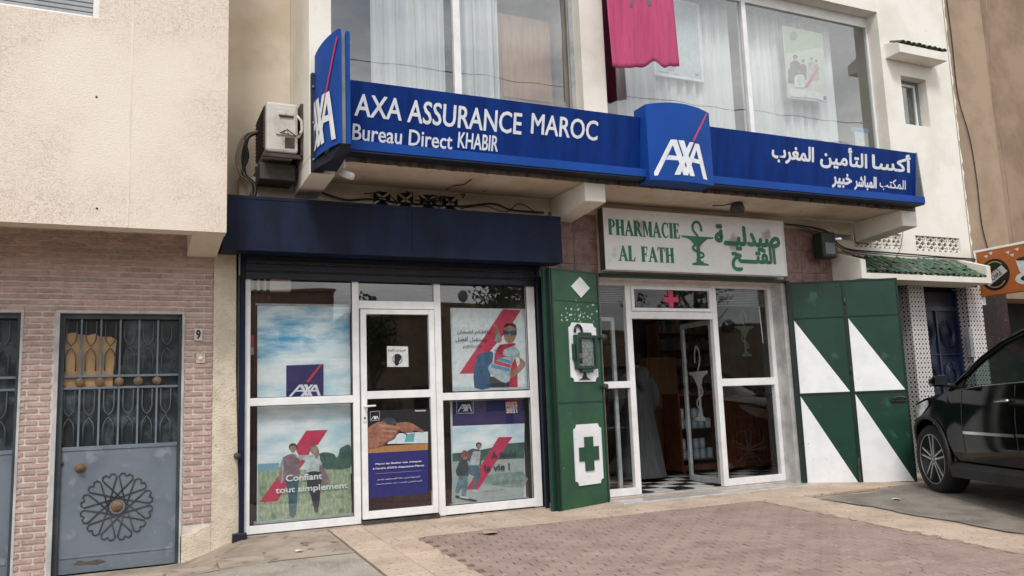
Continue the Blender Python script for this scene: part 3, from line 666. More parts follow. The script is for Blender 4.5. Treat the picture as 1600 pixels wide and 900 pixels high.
for i in range(1,9): inst(ht,(10.24+i*.112,-.17+random.uniform(-.012,.012),6.372+random.uniform(-.006,.006)),hd,rot=(R(22),random.uniform(-.05,.05),random.uniform(-.04,.04)))
# ---------------------------------------------------------------- doorway with tiled awning
D=thing('tiled_doorway','navy wrought iron house door between patterned tile pillars under green tiled awning','doorway',(10.8,0,0))
mb=MB(m_zel); mb.box(10.02,10.33,-.10,.14,-.1,2.74); mb.build('tile_pillar',D); mb=MB(m_zel); mb.box(11.24,11.55,-.10,.14,-.1,2.74); mb.build('tile_pillar',D)
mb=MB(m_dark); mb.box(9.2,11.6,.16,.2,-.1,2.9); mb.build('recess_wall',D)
dr=MB(m_bdoor); dr.box(10.33,11.24,.11,.15,.1,2.42); dr.box(10.33,11.24,.10,.14,2.46,2.68); dr=dr.build('iron_door',D)
f=MB(m_bscr); f.box(10.33,10.37,.07,.11,.1,2.7); f.box(11.20,11.24,.07,.11,.1,2.7); f.box(10.76,10.79,.085,.11,.1,2.42); f.box(10.37,11.20,.08,.108,2.40,2.46); 
for z in (.55,1.15,1.75): f.box(10.37,10.76,.09,.11,z,z+.018); f.box(10.79,11.20,.09,.11,z,z+.018)
f.build('door_frame',dr)
cs=MB(m_bscr)
for z in (.85,1.45,2.07):
    for x in (10.50,10.66,10.90,11.08):
        s=1 if x in (10.50,10.90) else -1
        for rr in (.16,.125,.095):
            cs.tube([(x+s*(.07-rr*.75*math.sin(PI*k/10)),.085,z+rr*1.15*math.cos(PI*k/10)) for k in range(11)],.008,5)
cs.build('scrollwork',dr)
MB(m_grey).box(11.16,11.235,-.125,-.06,1.70,2.12).build('intercom',D,bevel=.004)
aw=MB(m_white)
aw.prism([(-.5,2.735),(0,2.735),(0,3.16),(-.12,3.13),(-.5,2.99)],lambda u,v,d:(d,u,v),8.70,8.79)
aw.prism([(-.5,2.735),(0,2.735),(0,3.16),(-.12,3.13),(-.5,2.99)],lambda u,v,d:(d,u,v),11.17,11.26)
aw.box(8.79,11.17,-.5,-.40,2.735,2.815); aw.prism([(-.40,2.74),(0,2.74),(0,3.08),(-.40,2.80)],lambda u,v,d:(d,u,v),8.79,11.17)
aw=aw.build('awning',D,bevel=.006)
random.seed(4)
h0=halftile(.20,.048).build('roof_tile',aw,off=Vector((0,0,0))); kk=0
for rw in range(3):
    for i in range(22):
        x=8.85+i*.1075+random.uniform(-.014,.014); y=-.40+rw*.135+random.uniform(-.015,.015); z=2.885+rw*.09+random.uniform(-.010,.010)
        if rw==0 and i==0: h0.location=Vector((x,y,z))-OFF[aw]; h0.rotation_euler=(R(34),0,0)
        else: inst(h0,(x,y,z),aw,rot=(R(34),random.uniform(-.15,.15),random.uniform(-.14,.14)))
# ---------------------------------------------------------------- brown building on the right
B=thing('brown_building','brown rendered building with dark red marble shopfront beyond the white building','building',(12,0,0))
mb=MB(m_brown); mb.box(11.582,12.48,-.01,.3,3.0,9); mb.build('front_wall',B); MB(m_brown2).box(12.48,18,.10,.4,2.9,9).build('front_wall',B)
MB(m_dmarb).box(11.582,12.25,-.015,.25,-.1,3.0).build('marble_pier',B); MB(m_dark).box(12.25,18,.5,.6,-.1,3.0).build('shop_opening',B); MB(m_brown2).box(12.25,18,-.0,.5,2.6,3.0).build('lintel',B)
mb=MB(m_brown); 
random.seed(9)
rag=[(11.575,3.2)]; z=3.2
while z<7.6: rag.append((11.575+random.uniform(.0,.045),z)); z+=random.uniform(.03,.12)
rag.append((11.575,7.6))
MB(m_white).prism(rag,XZ,-.014,-.008).build('ragged_paint_edge',W)
# projecting shop sign
cs_=thing('coffee_sign','orange coffee shop sign board with round black emblem reading carte noire','sign',(11.62,-.08,0),rotz=R(-90),local=True)
sg=MB(flat('#b0622a')); L0=1.5; zb,zt=2.60,3.27
sg.box(0,L0,-.05,.05,zb,zt); sg.build('board',cs_,bevel=.004)
MB(m_alu).box(-.01,L0+.01,-.055,.055,zt+.001,zt+.035).box(-.035,-.001,-.055,.055,zb-.12,zt+.035).build('edge_trim',cs_,bevel=.003)
def cx_(u,v): return u,v
pr_=MB(); Yc=-.0525   # visible face is the +y side of the local frame
def disc(mb,u,v,ru,rv,y,n=28): mb.add([(u+ru*math.cos(2*PI*k/n),y,v+rv*math.sin(2*PI*k/n)) for k in range(n)],[tuple(range(n))])
pr_.use(flat('#161212')); disc(pr_,.26,2.90,.23,.235,Yc)
pr_.use(flat('#b39a5c')); strip(pr_,[(.26+.175*math.cos(a/10),2.90+.19*math.sin(a/10)) for a in range(8,26)],.012,Yc-.001); strip(pr_,[(.26+.175*math.cos(a/10),2.90+.19*math.sin(a/10)) for a in range(40,58)],.012,Yc-.001)
pr_.use(flat('#c4c2c0')); pr_.add([(u,Yc-.0015,v) for u,v in [(.06,2.86),(.38,3.02),(.46,2.92),(.15,2.74)]],[(0,1,2,3)])
def tl_(u0,v0,ang,s): 
    c,sn=math.cos(ang),math.sin(ang); return lambda x,z:(u0+(x*c-z*sn),Yc-.0025,v0+(x*sn+z*c))
txt(pr_,'CARTE',0,.25,0,.07,0,bold=.01,mat=flat('#1a1616'),fn=tl_(.11,2.855,R(25),1)); txt(pr_,'NOIRE',0,.25,0,.07,0,bold=.01,mat=flat('#1a1616'),fn=tl_(.16,2.785,R(25),1))
pr_.use(flat('#cfd3d8')); disc(pr_,.78,2.78,.22,.10,Yc-.001)
pr_.add([(u,Yc-.002,v) for u,v in [(.60,3.06),(.96,3.06),(.92,2.88),(.86,2.80),(.72,2.80),(.64,2.88)]],[(0,1,2,3,4,5)]); pr_.use(flat('#2b1a12')); disc(pr_,.78,3.06,.175,.03,Yc-.003); disc(pr_,.74,2.78,.10,.04,Yc-.0035)
pr_.use(flat('#d6d2cc'))
for u,v in ((.12,3.20),(.2,3.235),(.46,3.2),(.52,3.15),(.6,3.22)): pr_.add([(u,Yc-.001,v),(u+.07,Yc-.001,v+.01),(u+.05,Yc-.001,v-.04)],[(0,1,2)])
pr_.build('print',cs_,fix=False)
# ---------------------------------------------------------------- roller shutter box and slats
SB=thing('roller_shutter','dark navy roller shutter box above the insurance shopfront with its rolled up slats','roller shutter',(2.5,0,0))
mb=MB(m_navy)
def rough_panel(x0,x1,nm):
    m=MB(m_navy)
    def fn(u,v):
        x=x0+(x1-x0)*u; z=2.83+(3.315-2.83)*v; e=1 if 0<u<1 and 0<v<1 else 0
        return (x,-.35+e*.006*math.sin(7*x+3*z)*math.sin(9*z+x),z)
    m.grid(fn,12,5); m.add([(x0,-.345,2.83),(x1,-.345,2.83),(x1,-.345,3.315),(x0,-.345,3.315)],[(0,3,2,1)]); return m.build(nm,SB)
rough_panel(.76,2.60,'box_panel'); rough_panel(2.604,4.335,'box_panel')
mb.box(.76,4.335,-.345,.0,3.315,3.325); mb.box(4.329,4.335,-.345,.0,2.82,3.315); mb.box(.76,.766,-.345,.0,2.82,3.315); mb.box(.76,4.335,-.356,-.335,2.806,2.83); mb.box(.76,4.335,-.354,-.335,3.30,3.33)
mb.box(.76,4.335,-.335,-.1,2.808,2.814); mb.build('box_casing',SB)
s0=MB(m_navyd).box(1.0,4.17,-.035,-.012,2.585,2.66).build('slat',SB,bevel=.012)
for i in range(1,5): inst(s0,(2.5,0,i*.083),SB)
s0.location=(0,0,0)
for o_ in [c for c in SB.children if c.name.startswith('slat.')]: o_.location=Vector((0,0,o_.location.z))
MB(m_navy).box(.962,1.008,-.05,.02,.06,2.83).build('guide_rail',SB,bevel=.004); MB(m_navyd).box(4.155,4.20,-.05,.02,.06,2.83).build('guide_rail',SB,bevel=.004)
MB(m_navyd).box(.90,1.03,-.085,-.05,.10,.20).build('foot_lock',SB,bevel=.01); MB(m_iron).cyl((.94,-.09,.90),(.94,-.03,.90),.03,10).build('lock_boss',SB)
MB(m_rough).box(4.20,4.42,-.012,.2,-.1,2.82).build('worn_pier',W,bevel=.003)
random.seed(31); mb=MB(flat('#b9b7b3'))
for i in range(7):
    x=4.24+random.uniform(0,.12); z=1.6+random.uniform(0,.75); s=random.uniform(.02,.06); mb.flatpoly([(x,z),(x+s*.8,z+.3*s),(x+s,z+s),(x+.4*s,z+1.2*s),(x-.2*s,z+.7*s)],-.0135-.0002*i)
MB(m_dark).box(4.20,4.30,-.016,-.0125,.2,2.7).build('pier_dark_strip',W); mb.build('paper_remnant',W,fix=False)  # plain dark strip down the pier beside the guide rail, then torn paper
# ---------------------------------------------------------------- insurance shopfront
F=thing('office_shopfront','white framed glass shopfront of the insurance office with centre glazed door','shopfront',(2.6,0,.17))
f=MB(m_alu); y0,y1=0,.06
f.box(1.010,1.062,y0,y1,.166,2.66); f.box(2.060,2.128,y0,y1,.166,2.66); f.box(2.943,3.017,y0,y1,.166,2.66); f.box(4.047,4.142,y0,y1,.166,2.66)
f.box(1.062,2.060,y0+.002,y1,.166,.242); f.box(3.017,4.047,y0+.002,y1,.170,.258)
f.box(1.062,2.060,y0+.002,y1,1.357,1.432); f.box(3.017,4.047,y0+.002,y1,1.347,1.425)
f.box(2.128,2.943,y0+.002,y1,2.312,2.395); f.box(1.062,4.047,y0+.002,y1,2.60,2.66)
f.build('frame',F,bevel=.004)
for a,b,c,d in ((1.062,2.06,.242,1.357),(1.062,2.06,1.432,2.6),(3.017,4.047,.258,1.347),(3.017,4.047,1.425,2.6),(2.128,2.943,2.395,2.6)): MB(g_shop).box(a,b,.028,.032,c,d).build('pane',F)
g=MB(m_blk)
for a,b,c,d in ((1.062,2.06,.242,1.357),(1.062,2.06,1.432,2.6),(3.017,4.047,.258,1.347),(3.017,4.047,1.425,2.6)): g.rect(a,b,c,d,.006,.02,.026)
g.build('gasket',F)
MB(m_conc).box(1.0,4.16,-.03,.08,.02,.158).build('sill',F,bevel=.006)
MB(m_iron).box(2.13,2.94,-.035,.02,.158,.19).build('door_threshold',F)
dl=MB(m_alu).rect(2.140,2.932,.205,2.303,.058,-.022,.034,.075,.05); dl.box(2.198,2.874,-.02,.034,1.387,1.466); dl=dl.build('door',F,bevel=.004)
for c,d in ((.28,1.387),(1.466,2.253)): MB(g_shop).box(2.198,2.874,.004,.008,c,d).build('pane',dl)
h=MB(m_alu); h.box(2.150,2.185,-.032,-.022,1.16,1.36); h.tube([(2.167,-.03,1.315),(2.167,-.07,1.315),(2.19,-.078,1.316),(2.27,-.078,1.318)],.010,8); h.build('handle',dl,bevel=.002)
MB(m_iron).cyl((2.167,-.036,1.20),(2.167,-.022,1.20),.010,10).build('keyhole',dl)
# ---------------------------------------------------------------- pharmacy shopfront
P_=thing('pharmacy_shopfront','white framed pharmacy shopfront with open glass door and red cross over the entrance','shopfront',(6.4,.18,.17))
f=MB(m_alu); y0,y1=.18,.25
f.box(5.0,5.06,y0,y1,.165,2.74); f.box(5.467,5.545,y0,y1,.165,2.74); f.box(6.765,6.842,y0,y1,.165,2.74); f.box(7.70,7.76,y0,y1,.165,2.74)
f.box(5.06,5.467,y0+.002,y1,.165,.25); f.box(6.842,7.70,y0+.002,y1,.165,.252)
f.box(5.06,5.467,y0+.002,y1,1.42,1.50); f.box(6.842,7.70,y0+.002,y1,1.402,1.496)
f.box(5.545,6.765,y0+.002,y1,2.255,2.345); f.box(5.06,5.467,y0+.002,y1,2.66,2.74); f.box(5.545,6.765,y0+.002,y1,2.66,2.74); f.box(6.842,7.70,y0+.002,y1,2.66,2.74)
f.build('frame',P_,bevel=.004)
tf=MB(m_alu).rect(5.548,6.762,2.348,2.657,.04,.165,.21).build('top_light',P_,bevel=.004); MB(g_ph).box(5.59,6.72,.188,.192,2.39,2.615).build('pane',tf)
c=MB(m_slash); x,z=at(1048,468,.185); c.box(x-.115,x+.115,.182,.185,z-.032,z+.032); c.box(x-.036,x+.036,.1815,.1825,z-.10,z+.11); c.build('red_cross',tf)
for a,b,c,d in ((5.06,5.467,.25,1.42),(5.06,5.467,1.50,2.66),(6.842,7.70,.252,1.402),(6.842,7.70,1.496,2.66)): MB(g_ph).box(a,b,.208,.212,c,d).build('pane',P_)
def emblem(mb,cx,zb,w,h,y,mat,fn=None):
    """bowl of hygieia: footed cup with a snake"""
    mb.use(mat); q=lambda u,v:(cx+u*w,zb+v*h)
    def poly(p,dy=0):
        pp=[q(u,v) for u,v in p]; tri=tessellate_polygon([[Vector((a,b,0)) for a,b in pp]]); mb.add([(fn(a,b,y-dy) if fn else (a,y-dy,b)) for a,b in pp],[tuple(t) for t in tri])
    def rib(p,wd,dy=0):
        pp=smooth_path([q(u,v) for u,v in p],5); n=len(pp); ws=[ (wd[0]+(wd[-1]-wd[0])*i/(n-1))*w for i in range(n)] if len(wd)==2 else wd
        a,b=ribbon([(p_.x,p_.y) for p_ in pp],ws); mb.add([(fn(p.x,p.y,y-dy) if fn else (p.x,y-dy,p.y)) for p in a+b],[(i,i+1,n+i+1,n+i) for i in range(n-1)])
    poly([(-.5,.655),(.5,.655),(.47,.62),(.30,.60),(.20,.54),(.10,.47),(.055,.42),(.055,.12),(-.055,.12),(-.055,.42),(-.12,.47),(-.22,.56),(-.32,.60),(-.47,.62)])
    poly([(-.22,.0),(.30,.0),(.28,.035),(.12,.06),(.055,.12),(-.055,.12),(-.08,.07),(-.20,.04)],.0004)
    rib([(.13,.77),(.12,.88),(.06,.97),(-.04,.98),(-.12,.90),(-.12,.80),(-.05,.72),(.02,.655)],[.07,.06],.0006)
    rib([(.0,.5),(-.12,.44),(-.15,.36),(-.02,.31),(.13,.27),(.14,.20),(0,.16),(-.06,.12),(.02,.08),(.14,.08)],[.075,.035],.0008)
e=MB(); emblem(e,7.30,1.78,.33,.60,.225,flat('#0b2e20')); e.build('pharmacy_emblem',P_)
bl=MB(m_alud); 
for i in range(9): bl.box(6.86,7.69,.222+.0,.246,2.44+i*.022,2.444+i*.022)
bl.build('blind',P_); MB(m_alu).cyl((7.60,.23,1.95),(7.58,.23,2.44),.007,6).build('blind_wand',P_)
b2=MB(m_alud)
for i in range(9): b2.box(5.14,5.46,.222,.246,2.45+i*.022,2.454+i*.022)
b2.build('blind',P_)
# sliding leaf standing behind the narrow bay
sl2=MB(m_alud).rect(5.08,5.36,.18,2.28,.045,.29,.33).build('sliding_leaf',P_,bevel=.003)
# open door leaf hinged on the inner mullion
ang=math.atan2(.936-.24,6.90-6.80)
od=thing('open_glass_door','white framed glass door standing open in the pharmacy entrance with grey cup and snake emblem','door',(6.80,.262,0),rotz=R(86),local=True)
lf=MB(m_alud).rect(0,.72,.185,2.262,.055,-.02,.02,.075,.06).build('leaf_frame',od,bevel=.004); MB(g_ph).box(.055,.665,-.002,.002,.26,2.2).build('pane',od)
for z in (.48,1.18,1.72,2.2): MB(m_blk).box(-.03,.0,-.03,.03,z,z+.06).build('hinge',od)
e=MB(); emblem(e,.37,.97,.46,.98,.004,flat('#a9aaac'),fn=lambda a,b,y:(a,.0045+(.004-y),b)); e.build('snake_emblem',od,fix=False)
th=MB(m_marble); th.box(5.02,7.86,-.26,.178,-.05,.148); th.box(5.02,7.76,.178,.30,-.05,.160); th.build('threshold',P_,bevel=.008)
MB(m_marble).box(7.762,7.832,-.012,.30,.148,2.72).build('jamb',P_,bevel=.003); MB(m_marble).box(4.965,4.998,.0,.30,.148,2.72).build('jamb',P_,bevel=.003)
MB(m_greend).box(5.0,7.84,-.03,.10,2.722,2.765).box(7.836,7.875,-.035,.0,.10,2.75).build('angle_iron',P_)
# checker floor
fl=MB(m_room).box(4.45,9.8,.30,4.5,.10,.158).build('pharmacy_floor',W)
t1=MB(flat('#c6c3be')).box(-.148,.148,-.148,.148,-.01,0).build('floor_tile',fl); t2=MB(flat('#1b1b1d')).box(-.148,.148,-.148,.148,-.01,0).build('floor_tile',fl)
u1=u2=True
for i in range(14):
    for j in range(9):
        x=5.05+.3*i; y=.45+.3*j; t=t1 if (i+j)%2 else t2
        if t is t1 and u1: t1.location=(x,y,.170); u1=False
        elif t is t2 and u2: t2.location=(x,y,.170); u2=False
        else: inst(t,(x,y,.170),fl)
# counter and cabinets
def panelled(name,label,x0,x1,y0,y1,h,mat,feet=True):
    t=thing(name,label,'counter' if 'counter' in name else 'cabinet',((x0+x1)/2,y0,.17))
    b=MB(mat); b.box(x0,x1,y0,y1,.24,h-.04); b.build('body',t,bevel=.004)
    MB(mat).box(x0-.03,x1+.03,y0-.04,y1+.02,h-.04,h).build('top',t,bevel=.01)
    q=MB(mat); q.rect(x0+.01,x1-.01,.28,h-.06,.07,y0-.018,y0-.001); q.rect(x0+.13,x1-.13,.40,h-.18,.02,y0-.014,y0-.001); q.build('raised_panel',t,bevel=.003)
    MB(mat).box(x0-.02,x1+.02,y0-.03,y1,.22,.29).build('plinth',t,bevel=.008)
    fp=MB(mat)
    for x in (x0+.06,x1-.06): MB(mat).lathe([(.02,0),(.045,.03),(.035,.055)],(x,y0+.04,.17),10).build('foot',t)
    return t
panelled('wooden_counter','brown wooden counter with raised panel seen through the right pharmacy window',8.05,8.95,1.70,2.3,1.28,m_wood)
panelled('small_counter','low brown wooden counter behind the customer in the grey robe',7.10,7.55,2.25,2.8,1.14,m_wood)
sh=thing('display_shelf','brown wooden shelf unit stacked with pale blue tins behind the open door','shelf',(7.5,1.9,.17))
x0,x1,y0,y1=7.32,8.04,1.80,2.2
b=MB(m_wood); b.box(x0,x0+.035,y0,y1,.24,1.32); b.build('side_panel',sh); MB(m_wood).box(x1-.035,x1,y0,y1,.24,1.32).build('side_panel',sh); MB(m_wood).box(x0+.035,x1-.035,y1-.02,y1,.24,1.32).build('back_panel',sh)
for z in (.36,.80): MB(m_wood).box(x0+.035,x1-.035,y0+.01,y1-.02,z,z+.02).build('shelf_board',sh)
MB(m_wood).box(x0-.02,x1+.02,y0-.03,y1,1.30,1.335).build('top',sh,bevel=.006); MB(m_wood).box(x0-.02,x1+.02,y0-.03,y1,.22,.30).build('plinth',sh,bevel=.006)
for x in (x0+.06,x1-.06): MB(m_wood).lathe([(.02,0),(.045,.03),(.035,.055)],(x,y0+.03,.17),10).build('foot',sh)
m_tin=pm('tin_blue','#8fa8b8','#b9c6ce',sc=9,rough=.35,rand=.15,lo=.5,hi=.52,streak=(.1,.1,6))
tin=thing('milk_tin','pale blue tin standing on the lower shelf of the wooden display unit','tin',(7.42,1.90,.38),group='tins on the pharmacy shelf',local=True)
MB(m_tin).lathe([(0,0),(.05,0),(.052,.005),(.05,.01),(.05,.13),(.052,.135)],(0,0,0),14).build('can',tin); MB(m_silver).lathe([(.052,0),(.052,.014),(0,.016)],(0,0,.133),14).build('lid',tin)
ORD=('first','second','third','fourth','fifth'); tin['label']='first pale blue tin from the open door on the lower shelf'
for i in range(5):
    for lv,(z,lab) in enumerate(((.38,'pale blue tin from the open door on the lower shelf'),(.53,'pale blue tin from the open door stacked in the lower shelf pile'),(.82,'pale blue tin from the open door on the upper shelf'),(.97,'pale blue tin from the open door stacked in the upper shelf pile'))):
        if (i==0 and lv==0) or (lv in(1,3) and i in (1,4)): continue
        t=dup(tin,loc=(7.42+i*.12,1.90+.01*(i%2),z)); t['label']=ORD[i-(1 if lv in (1,3) and i>1 else 0)]+' '+lab
tag(thing('wall_cabinet','tall tan wooden cabinet standing at the back of the pharmacy','cabinet',(7.9,3.6,.17)))
wc=[o for o in COL.objects if o.name=='wall_cabinet'][0]
MB(m_woodl).box(7.75,8.35,3.2,3.7,.17,1.95).build('body',wc,bevel=.005); MB(m_woodl).box(7.78,8.32,3.185,3.2,.25,1.9).build('door',wc,bevel=.004)
MB(m_wood).rect(7.0,7.55,1.2,2.2,.05,3.3,3.34).build('picture_frame',W)
# ---------------------------------------------------------------- green steel doors
def leaf(parent,x0,w,z0,z1,split):
    """one steel leaf lying in local xz, face toward -y"""
    b=MB(m_green).box(x0,x0+w,0,.03,z0,z1).build('leaf',parent,bevel=.003)
    a=MB(m_greend); a.rect(x0-.004,x0+w+.004,z0-.004,z1+.004,.022,-.008,-.001)
    for z in split: a.box(x0+.02,x0+w-.02,-.008,-.001,z,z+.014)
    a.build('edge_angle',b)
    t=MB(m_wpaint)
    zs=[split[0],split[1],z0+.02]
    for za,zb in ((split[0]-.02,split[1]+.025),(split[1]-.01,z0+.03)): t.prism([(x0+.025,zb),(x0+w-.03,zb),(x0+.025,za)],XZ,-.0045,-.0002)
    t.build('white_triangle',b)
    return b
A0=Vector((7.87,-.045,0)); A1=Vector((9.085,-.70,0)); an=math.atan2(A1.y-A0.y,A1.x-A0.x); Ltot=(A1-A0).length
GD=thing('green_steel_door','two open green steel door leaves painted with white triangles beside the parked car','steel door',A0,rotz=an,local=True)
leaf(GD,.0,Ltot/2-.004,.095,2.72,(2.24,1.25)); leaf(GD,Ltot/2+.004,Ltot/2-.004,.095,2.72,(2.24,1.25))
MB(m_greend).box(-.05,-.006,-.05,.03,.07,2.74).build('hinge_post',GD)
for z in (.35,1.5,2.4): MB(m_iron).cyl((Ltot/2,-.012,z),(Ltot/2,-.012,z+.09),.010,8).build('hinge',GD)
MB(m_iron).tube([(Ltot-.20,-.03,1.16),(Ltot-.20,-.05,1.17),(Ltot-.13,-.055,1.19),(Ltot-.05,-.05,1.17),(Ltot-.05,-.01,1.16)],.012,6).box(Ltot-.22,Ltot-.04,-.03,-.008,1.13,1.16).build('bolt_handle',GD)
MB(m_iron).box(Ltot/2-.03,Ltot/2-.006,-.03,-.008,.10,.42).build('drop_bolt',GD)
C0=Vector((4.95,-.05,0)); C1=Vector((4.215,-.285,0)); an=math.atan2((C0-C1).y,(C0-C1).x); Lw=(C0-C1).length
GL=thing('green_steel_door','folded green steel door leaf with white diamond, lantern box and cross panel','steel door',C1,rotz=an,local=True)
Hh=2.76; b=MB(m_greenl).box(0,Lw,0,.035,.115,Hh).build('leaf',GL,bevel=.003)
a=MB(m_green); a.rect(-.004,Lw+.004,.111,Hh+.004,.02,-.008,-.001)
for z in (1.27,2.40): a.box(.02,Lw-.02,-.006,-.001,z,z+.01)
a.build('edge_angle',b)
MB(m_green).box(-.075,-.008,.045,.085,.115,Hh-.01).box(.0,Lw,.045,.085,.115,Hh-.01).build('folded_leaf',GL,bevel=.003)
MB(m_greend).box(-.03,-.006,-.0,.04,.09,Hh).build('hinge_edge',GL)
cx=.46
MB(m_wpaint).prism([(cx,2.45),(cx+.155,2.57),(cx,2.69),(cx-.155,2.57)],XZ,-.014,-.002).build('white_diamond',GL)
def notched(z0,z1,hw,n=.055):
    p=[]; 
    for (sx,sz,zz) in ((-1,-1,z0),(1,-1,z0),(1,1,z1),(-1,1,z1)):
        cxn,czn=cx+sx*hw,zz
        arc=[(cxn-sx*n*math.cos(a)*1,czn-sz*n*math.sin(a)) for a in [PI/2*k/5 for k in range(6)]]
        if sx*sz>0: p+=arc[::-1] if False else arc
        else: p+=arc[::-1]
    return p
def plaque(z0,z1,hw,name):
    n=.05; p=[]
    for (sx,sz,zz,rev) in ((-1,-1,z0,0),(1,-1,z0,1),(1,1,z1,0),(-1,1,z1,1)):
        c0=(cx+sx*hw,zz); arc=[(c0[0]-sx*n*math.sin(PI/2*k/5),c0[1]-sz*n*math.cos(PI/2*k/5)) for k in range(6)]
        p+= arc if not rev else arc[::-1]
    return MB(m_wpaint).prism(p,XZ,-.014,-.002).build(name,GL)
plaque(1.50,2.16,.225,'white_plaque'); plaque(.37,1.03,.225,'white_plaque')
cr_=MB(m_greenl); cr_.box(cx-.16,cx+.16,-.024,-.0145,.63,.78); cr_.box(cx-.07,cx+.07,-.026,-.0145,.52,.89); cr_.build('green_cross',GL)
lb=MB(m_green); lb.rect(cx-.17,cx+.17,1.64,2.02,.035,-.07,-.015); lb.box(cx-.09,cx+.09,-.065,-.015,1.60,1.64); lb.box(cx-.09,cx+.09,-.065,-.015,2.02,2.05); lb.box(cx-.20,cx-.171,-.05,-.015,1.74,1.92); lb=lb.build('lantern_box',GL,bevel=.004)
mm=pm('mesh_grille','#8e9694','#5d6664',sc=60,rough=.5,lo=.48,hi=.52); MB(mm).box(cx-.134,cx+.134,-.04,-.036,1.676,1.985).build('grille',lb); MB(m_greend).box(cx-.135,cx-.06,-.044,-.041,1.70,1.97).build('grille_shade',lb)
MB(m_brass).box(cx-.125,cx-.085,-.06,-.045,1.76,1.81).build('padlock',lb)
MB(m_greend).tube([(cx-.09+.06*math.cos(a),-.03,2.05+.085*math.sin(a)) for a in [PI*k/8 for k in range(-1,9)]],.014,6).build('ring',GL)
MB(m_greend).prism([(cx-.11,1.52),(cx+.09,1.52),(cx+.03,1.545),(cx+.005,1.60),(cx-.02,1.60),(cx-.04,1.545)],XZ,-.022,-.0145).build('cup_foot',GL)
MB(m_iron).lathe([(0,-.10),(.035,-.095),(.04,-.07),(.02,-.05),(.02,0)],(Lw-.03,-.0,2.0),12,'y').build('door_knob',GL); MB(m_iron).lathe([(0,-.08),(.03,-.075),(.035,-.05),(.02,0)],(Lw-.02,-.0,1.44),12,'y').build('door_knob',GL)
random.seed(41); mb=MB(flat('#c9cec9'))
for i in range(46):
    x=cx+random.gauss(-.02,.15); z=2.27+random.gauss(0,.07); s=random.uniform(.004,.02)
    if .03<x<Lw-.03: mb.prism([(x-s,z),(x,z-s*.6),(x+s*.8,z),(x+.2*s,z+s)],XZ,-.0016,-.0002)
tag(mb.build('paint_chips',GL),kind='stuff')
# ---------------------------------------------------------------- pharmacy sign
PS=thing('pharmacy_sign','white pharmacy sign box with green lettering, cup and snake, and Arabic script','sign',(6.4,-.09,3.15))
x0,x1,z0,z1,yf=5.008,7.755,2.790,3.527,-.15
MB(m_sigw).box(x0+.02,x1-.02,yf+.004,-.04,z0+.02,z1-.02).build('light_panel',PS); MB(m_alu).rect(x0,x1,z0,z1,.022,yf-.006,-.035).build('edge_trim',PS,bevel=.003)
rb=MB(m_brib)
for i in range(8): rb.box(x0-.006,x0-.0005,yf+.002+i*.014,yf+.010+i*.014,z0,z1)
rb.build('ribbed_side',PS)
